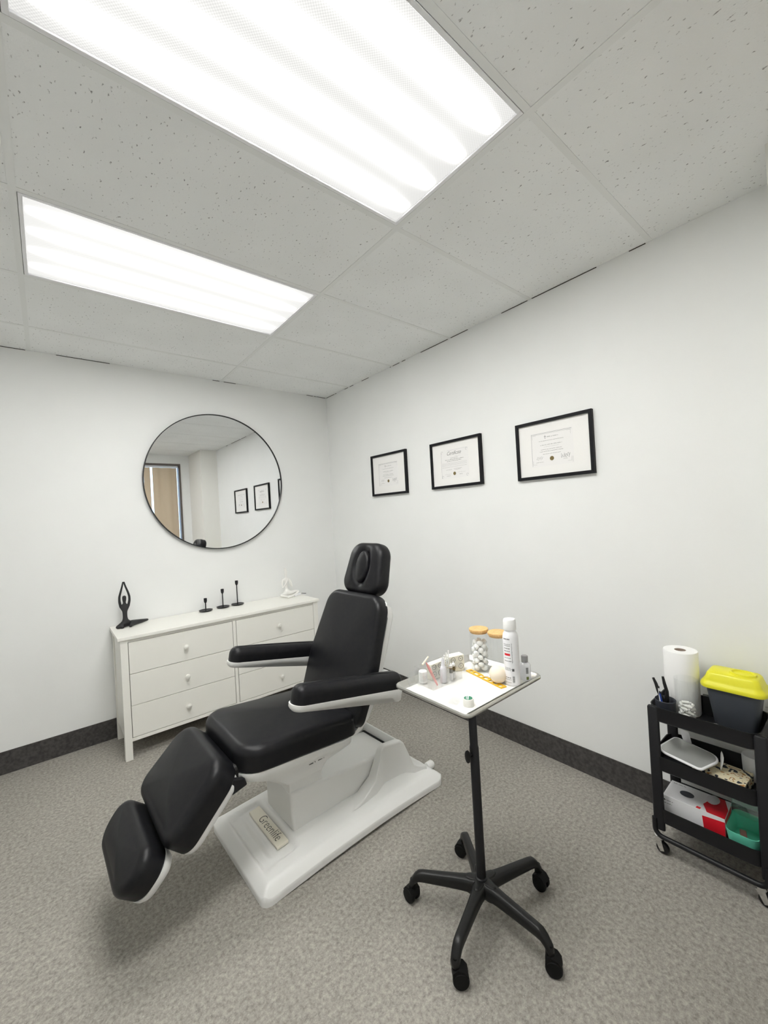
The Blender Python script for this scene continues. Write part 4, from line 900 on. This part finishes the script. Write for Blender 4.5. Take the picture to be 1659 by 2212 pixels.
for k in range(24):
    o = av if k == 0 else av.copy()
    if k: COL.objects.link(o)
    lv = k // 4; a = k * PI / 2 + lv * 0.7; q = 0.019
    o.location = (-0.236 + q * math.cos(a), -2.936 + q * math.sin(a), Z1 + 0.013 + lv * 0.0125); o.rotation_euler = (rr.uniform(1.1, 1.7), rr.uniform(-0.3, 0.3), a)
tag(MB().sphere((0, 0, 0.020), 0.024, 24, 14, (1.0, 1.3, 0.82)).build('white_sponge', WHITE, None, loc=(-0.262, -3.030, Z1)), 'white oval sponge at the front of the trolley top tier', 'sponge')
tag(MB().box((-0.010, -0.016, 0), (0.010, 0.016, 0.082)).build('black_box', BPLAS, None, loc=(-0.108, -2.975, Z1), rot=(0, 0, 0.1), bevel=0.002), 'small upright black box between paper roll and grey bin', 'box')
m = MB(); rr = random.Random(4)
for k in range(10): m.sphere((rr.uniform(-.012, .012), rr.uniform(-.030, .030), 0.008 + rr.uniform(0, .004)), rr.uniform(.005, .009), 8, 6)
tag(m.build('clear_packets', bpy.data.materials['cloudy_glass'], None, loc=(-0.258, -3.098, Z1)), 'crumpled clear packets in front of the grey bin', 'packets', kind='stuff')
# middle tier
hm = thing('hand_mirror', 'white hand mirror with a handle lying across the trolley middle tier', 'hand mirror', (-0.226, -2.926, Z2 + 0.0605))
u = Vector((-0.20, -0.98, -0.02)).normalized(); v_ = Vector((0.98, -0.2, 0.10)); v_ = (v_ - u * v_.dot(u)).normalized()
Th = frame((0, 0, 0.012), u, v_)
hp = rpoly([(-0.105, 0.060), (-0.075, -0.062), (0.090, -0.062), (0.070, 0.050)], [0.03, 0.055, 0.02, 0.055], 8)
hp = rpoly([(-0.090, -0.072), (0.080, -0.074), (0.105, 0.055), (-0.078, 0.066)], [0.045, 0.02, 0.045, 0.02], 8)
pad(hp, 0.008, 0.003, 0.003, 0.0, Th, step=0.02, nr=3).build('mirror_surround', WHITE, hm)
MB().rings([[(*p, 0.0081) for p in inset(hp, 0.007)], [(*p, 0.0088) for p in inset(hp, 0.0075)]], True, True, True, Th).build('mirror_face', HANDM, hm, smooth=False)
hh_ = rpoly([(-0.040, 0.055), (-0.008, 0.055), (-0.058, 0.132), (-0.094, 0.132)], 0.010, 4)
MB().rings([[(*p, 0.001) for p in hh_], [(*p, 0.006) for p in hh_]], True, True, True, Th).build('mirror_handle', WHITE, hm, bevel=0.001)
FLOR = mat('floral_print', (0.8, 0.7, 0.45), 0.6)
def _fl():
    n, l, b = nodes(FLOR); tc = n.new('ShaderNodeTexCoord')
    a = n.new('ShaderNodeTexNoise'); a.inputs['Scale'].default_value = 42; a.inputs['Detail'].default_value = 1; l.new(tc.outputs['Object'], a.inputs['Vector'])
    r_ = n.new('ShaderNodeValToRGB'); e = r_.color_ramp; e.interpolation = 'CONSTANT'
    e.elements[0].color = (0.03, 0.035, 0.04, 1); e.elements[1].position = 0.40; e.elements[1].color = (0.86, 0.78, 0.55, 1)
    q = e.elements.new(0.60); q.color = (0.50, 0.26, 0.08, 1); q = e.elements.new(0.66); q.color = (0.90, 0.84, 0.66, 1)
    l.new(a.outputs[0], r_.inputs[0]); l.new(r_.outputs[0], b.inputs['Base Color'])
_fl()
tb = thing('tissue_box', 'cream floral tissue box beside the hand mirror on the middle tier', 'tissue box', (-0.20, -3.028, Z2), -0.06)
MB().box((-0.058, -0.082, 0), (0.058, 0.082, 0.040)).build('box_body', FLOR, tb, bevel=0.002)
m = MB(); m.rings([[(-0.03, -0.004, 0.0405), (0.03, -0.002, 0.0405), (0.028, 0.006, 0.0405), (-0.028, 0.004, 0.0405)], [(-0.030, -0.016, 0.068), (0.034, 0.008, 0.074), (0.028, 0.014, 0.074), (-0.028, -0.006, 0.069)], [(-0.022, -0.020, 0.098), (0.012, 0.0, 0.125), (0.010, 0.004, 0.125), (-0.020, -0.016, 0.099)]])
m.build('tissue', COTTON, tb, sub=1)
tag(MB().lathe([(0.030, 0), (0.034, 0.003), (0.037, 0.085), (0.034, 0.092), (0.002, 0.094)], 28).build('white_tub', mat('frosted_white', (0.74, 0.76, 0.78), 0.35), None, loc=(-0.108, -3.110, Z2)), 'frosted white tub at the far end of the middle tier', 'tub')
# bottom tier
gb = thing('glove_box', 'white and red box of disposable gloves on the trolley bottom tier', 'glove box', (-0.186, -2.932, Z3), 0.02)
MB().box((-0.064, -0.105, 0), (0.064, 0.097, 0.090)).build('box_carton', WHITE, gb, bevel=0.0015)
m = MB(); m.box((-0.0646, -0.1056, 0.002), (0.05, -0.035, 0.0896)); 
m = MB()
m.add([(-0.0645, -0.105, 0.003), (-0.0645, -0.040, 0.003), (-0.0645, -0.034, 0.070), (-0.0645, -0.105, 0.078)], [(0, 1, 2, 3)])
m.add([(-0.064, -0.050, 0.0905), (-0.02, -0.030, 0.0905), (0.03, -0.045, 0.0905), (0.062, -0.040, 0.0905), (0.062, -0.085, 0.0905), (0.0, -0.105, 0.0905), (-0.064, -0.105, 0.0905)], [tuple(range(7))])
m.add([(-0.064, -0.014, 0.0905), (-0.050, -0.016, 0.0905), (-0.050, -0.030, 0.0905), (-0.064, -0.028, 0.0905)], [(0, 1, 2, 3)])
m.add([(-0.06, -0.1055, 0.003), (0.02, -0.1055, 0.003), (0.05, -0.1055, 0.085), (-0.06, -0.1055, 0.085)], [(0, 1, 2, 3)])
m.build('red_panel', RED, gb, smooth=False)
m = MB(); m.lathe([(0.022, 0.0906), (0.022, 0.0912), (0.001, 0.0912)], 24, lambda p: (p[0] * 0.9, 0.028 + p[1] * 1.1, p[2])); m.build('glove_picture', mat('dark_glove_print', (0.05, 0.055, 0.07), 0.5), gb, smooth=False)
m = MB(); L2 = lambda p: (-0.0646, -p[0], p[1]); rnd = random.Random(1); words(m, -0.078, 0.070, 0.042, 0.0045, L2, rnd); words(m, -0.082, 0.058, 0.034, 0.0040, L2, rnd)
m.lathe([(0.003, -0.0002), (0.003, 0.0002)], 10, lambda p: (-0.0647 + p[2], 0.092 + p[0], 0.0725 + p[1]))
L3 = lambda p: (p[1], -p[0], 0.0907); words(m, -0.06, 0.045, 0.05, 0.005, L3, rnd)
m.build('box_print', INK, gb, smooth=False)
gl = MB(); gl.lathe([(0.018, 0.0), (0.022, 0.004), (0.012, 0.010), (0.003, 0.013)], 14, lambda p: (p[0] * 1.5, p[1], p[2]))
tag(gl.build('disposable_glove', mat('pale_glove', (0.62, 0.62, 0.64), 0.5), None, loc=(-0.160, -2.985, Z3 + 0.0915)), 'pale disposable glove poking from the red end of the glove box', 'glove')
mt_ = thing('mint_container', 'mint green lidded container at the far end of the bottom tier', 'container', (-0.185, -3.088, Z3))
MB().rings([rr2(0.140, 0.080, 0.02, 0), rr2(0.160, 0.100, 0.024, 0.066), rr2(0.155, 0.095, 0.022, 0.066), rr2(0.136, 0.076, 0.02, 0.005)], True, True).build('container_base', MINT, mt_)
MB().rings([[(x * 0.2 + 0.058 + 0.35 * 0, y, 0.067 + (x + 0.08) * 0.5 + z) for x, y, z in rr2(0.160, 0.100, 0.03, zz)] for zz in (0.0, 0.006)]).build('container_lid', MINTC, mt_)
tag(MB().box((-0.05, -0.010, 0), (0.05, 0.010, 0.018)).build('makeup_brush_case', mat('dusty_rose', (0.42, 0.20, 0.17), 0.5), None, loc=(-0.205, -3.085, Z3 + 0.0055), rot=(0, 0, 0.25), bevel=0.003), 'dusty pink case inside the mint container', 'case')
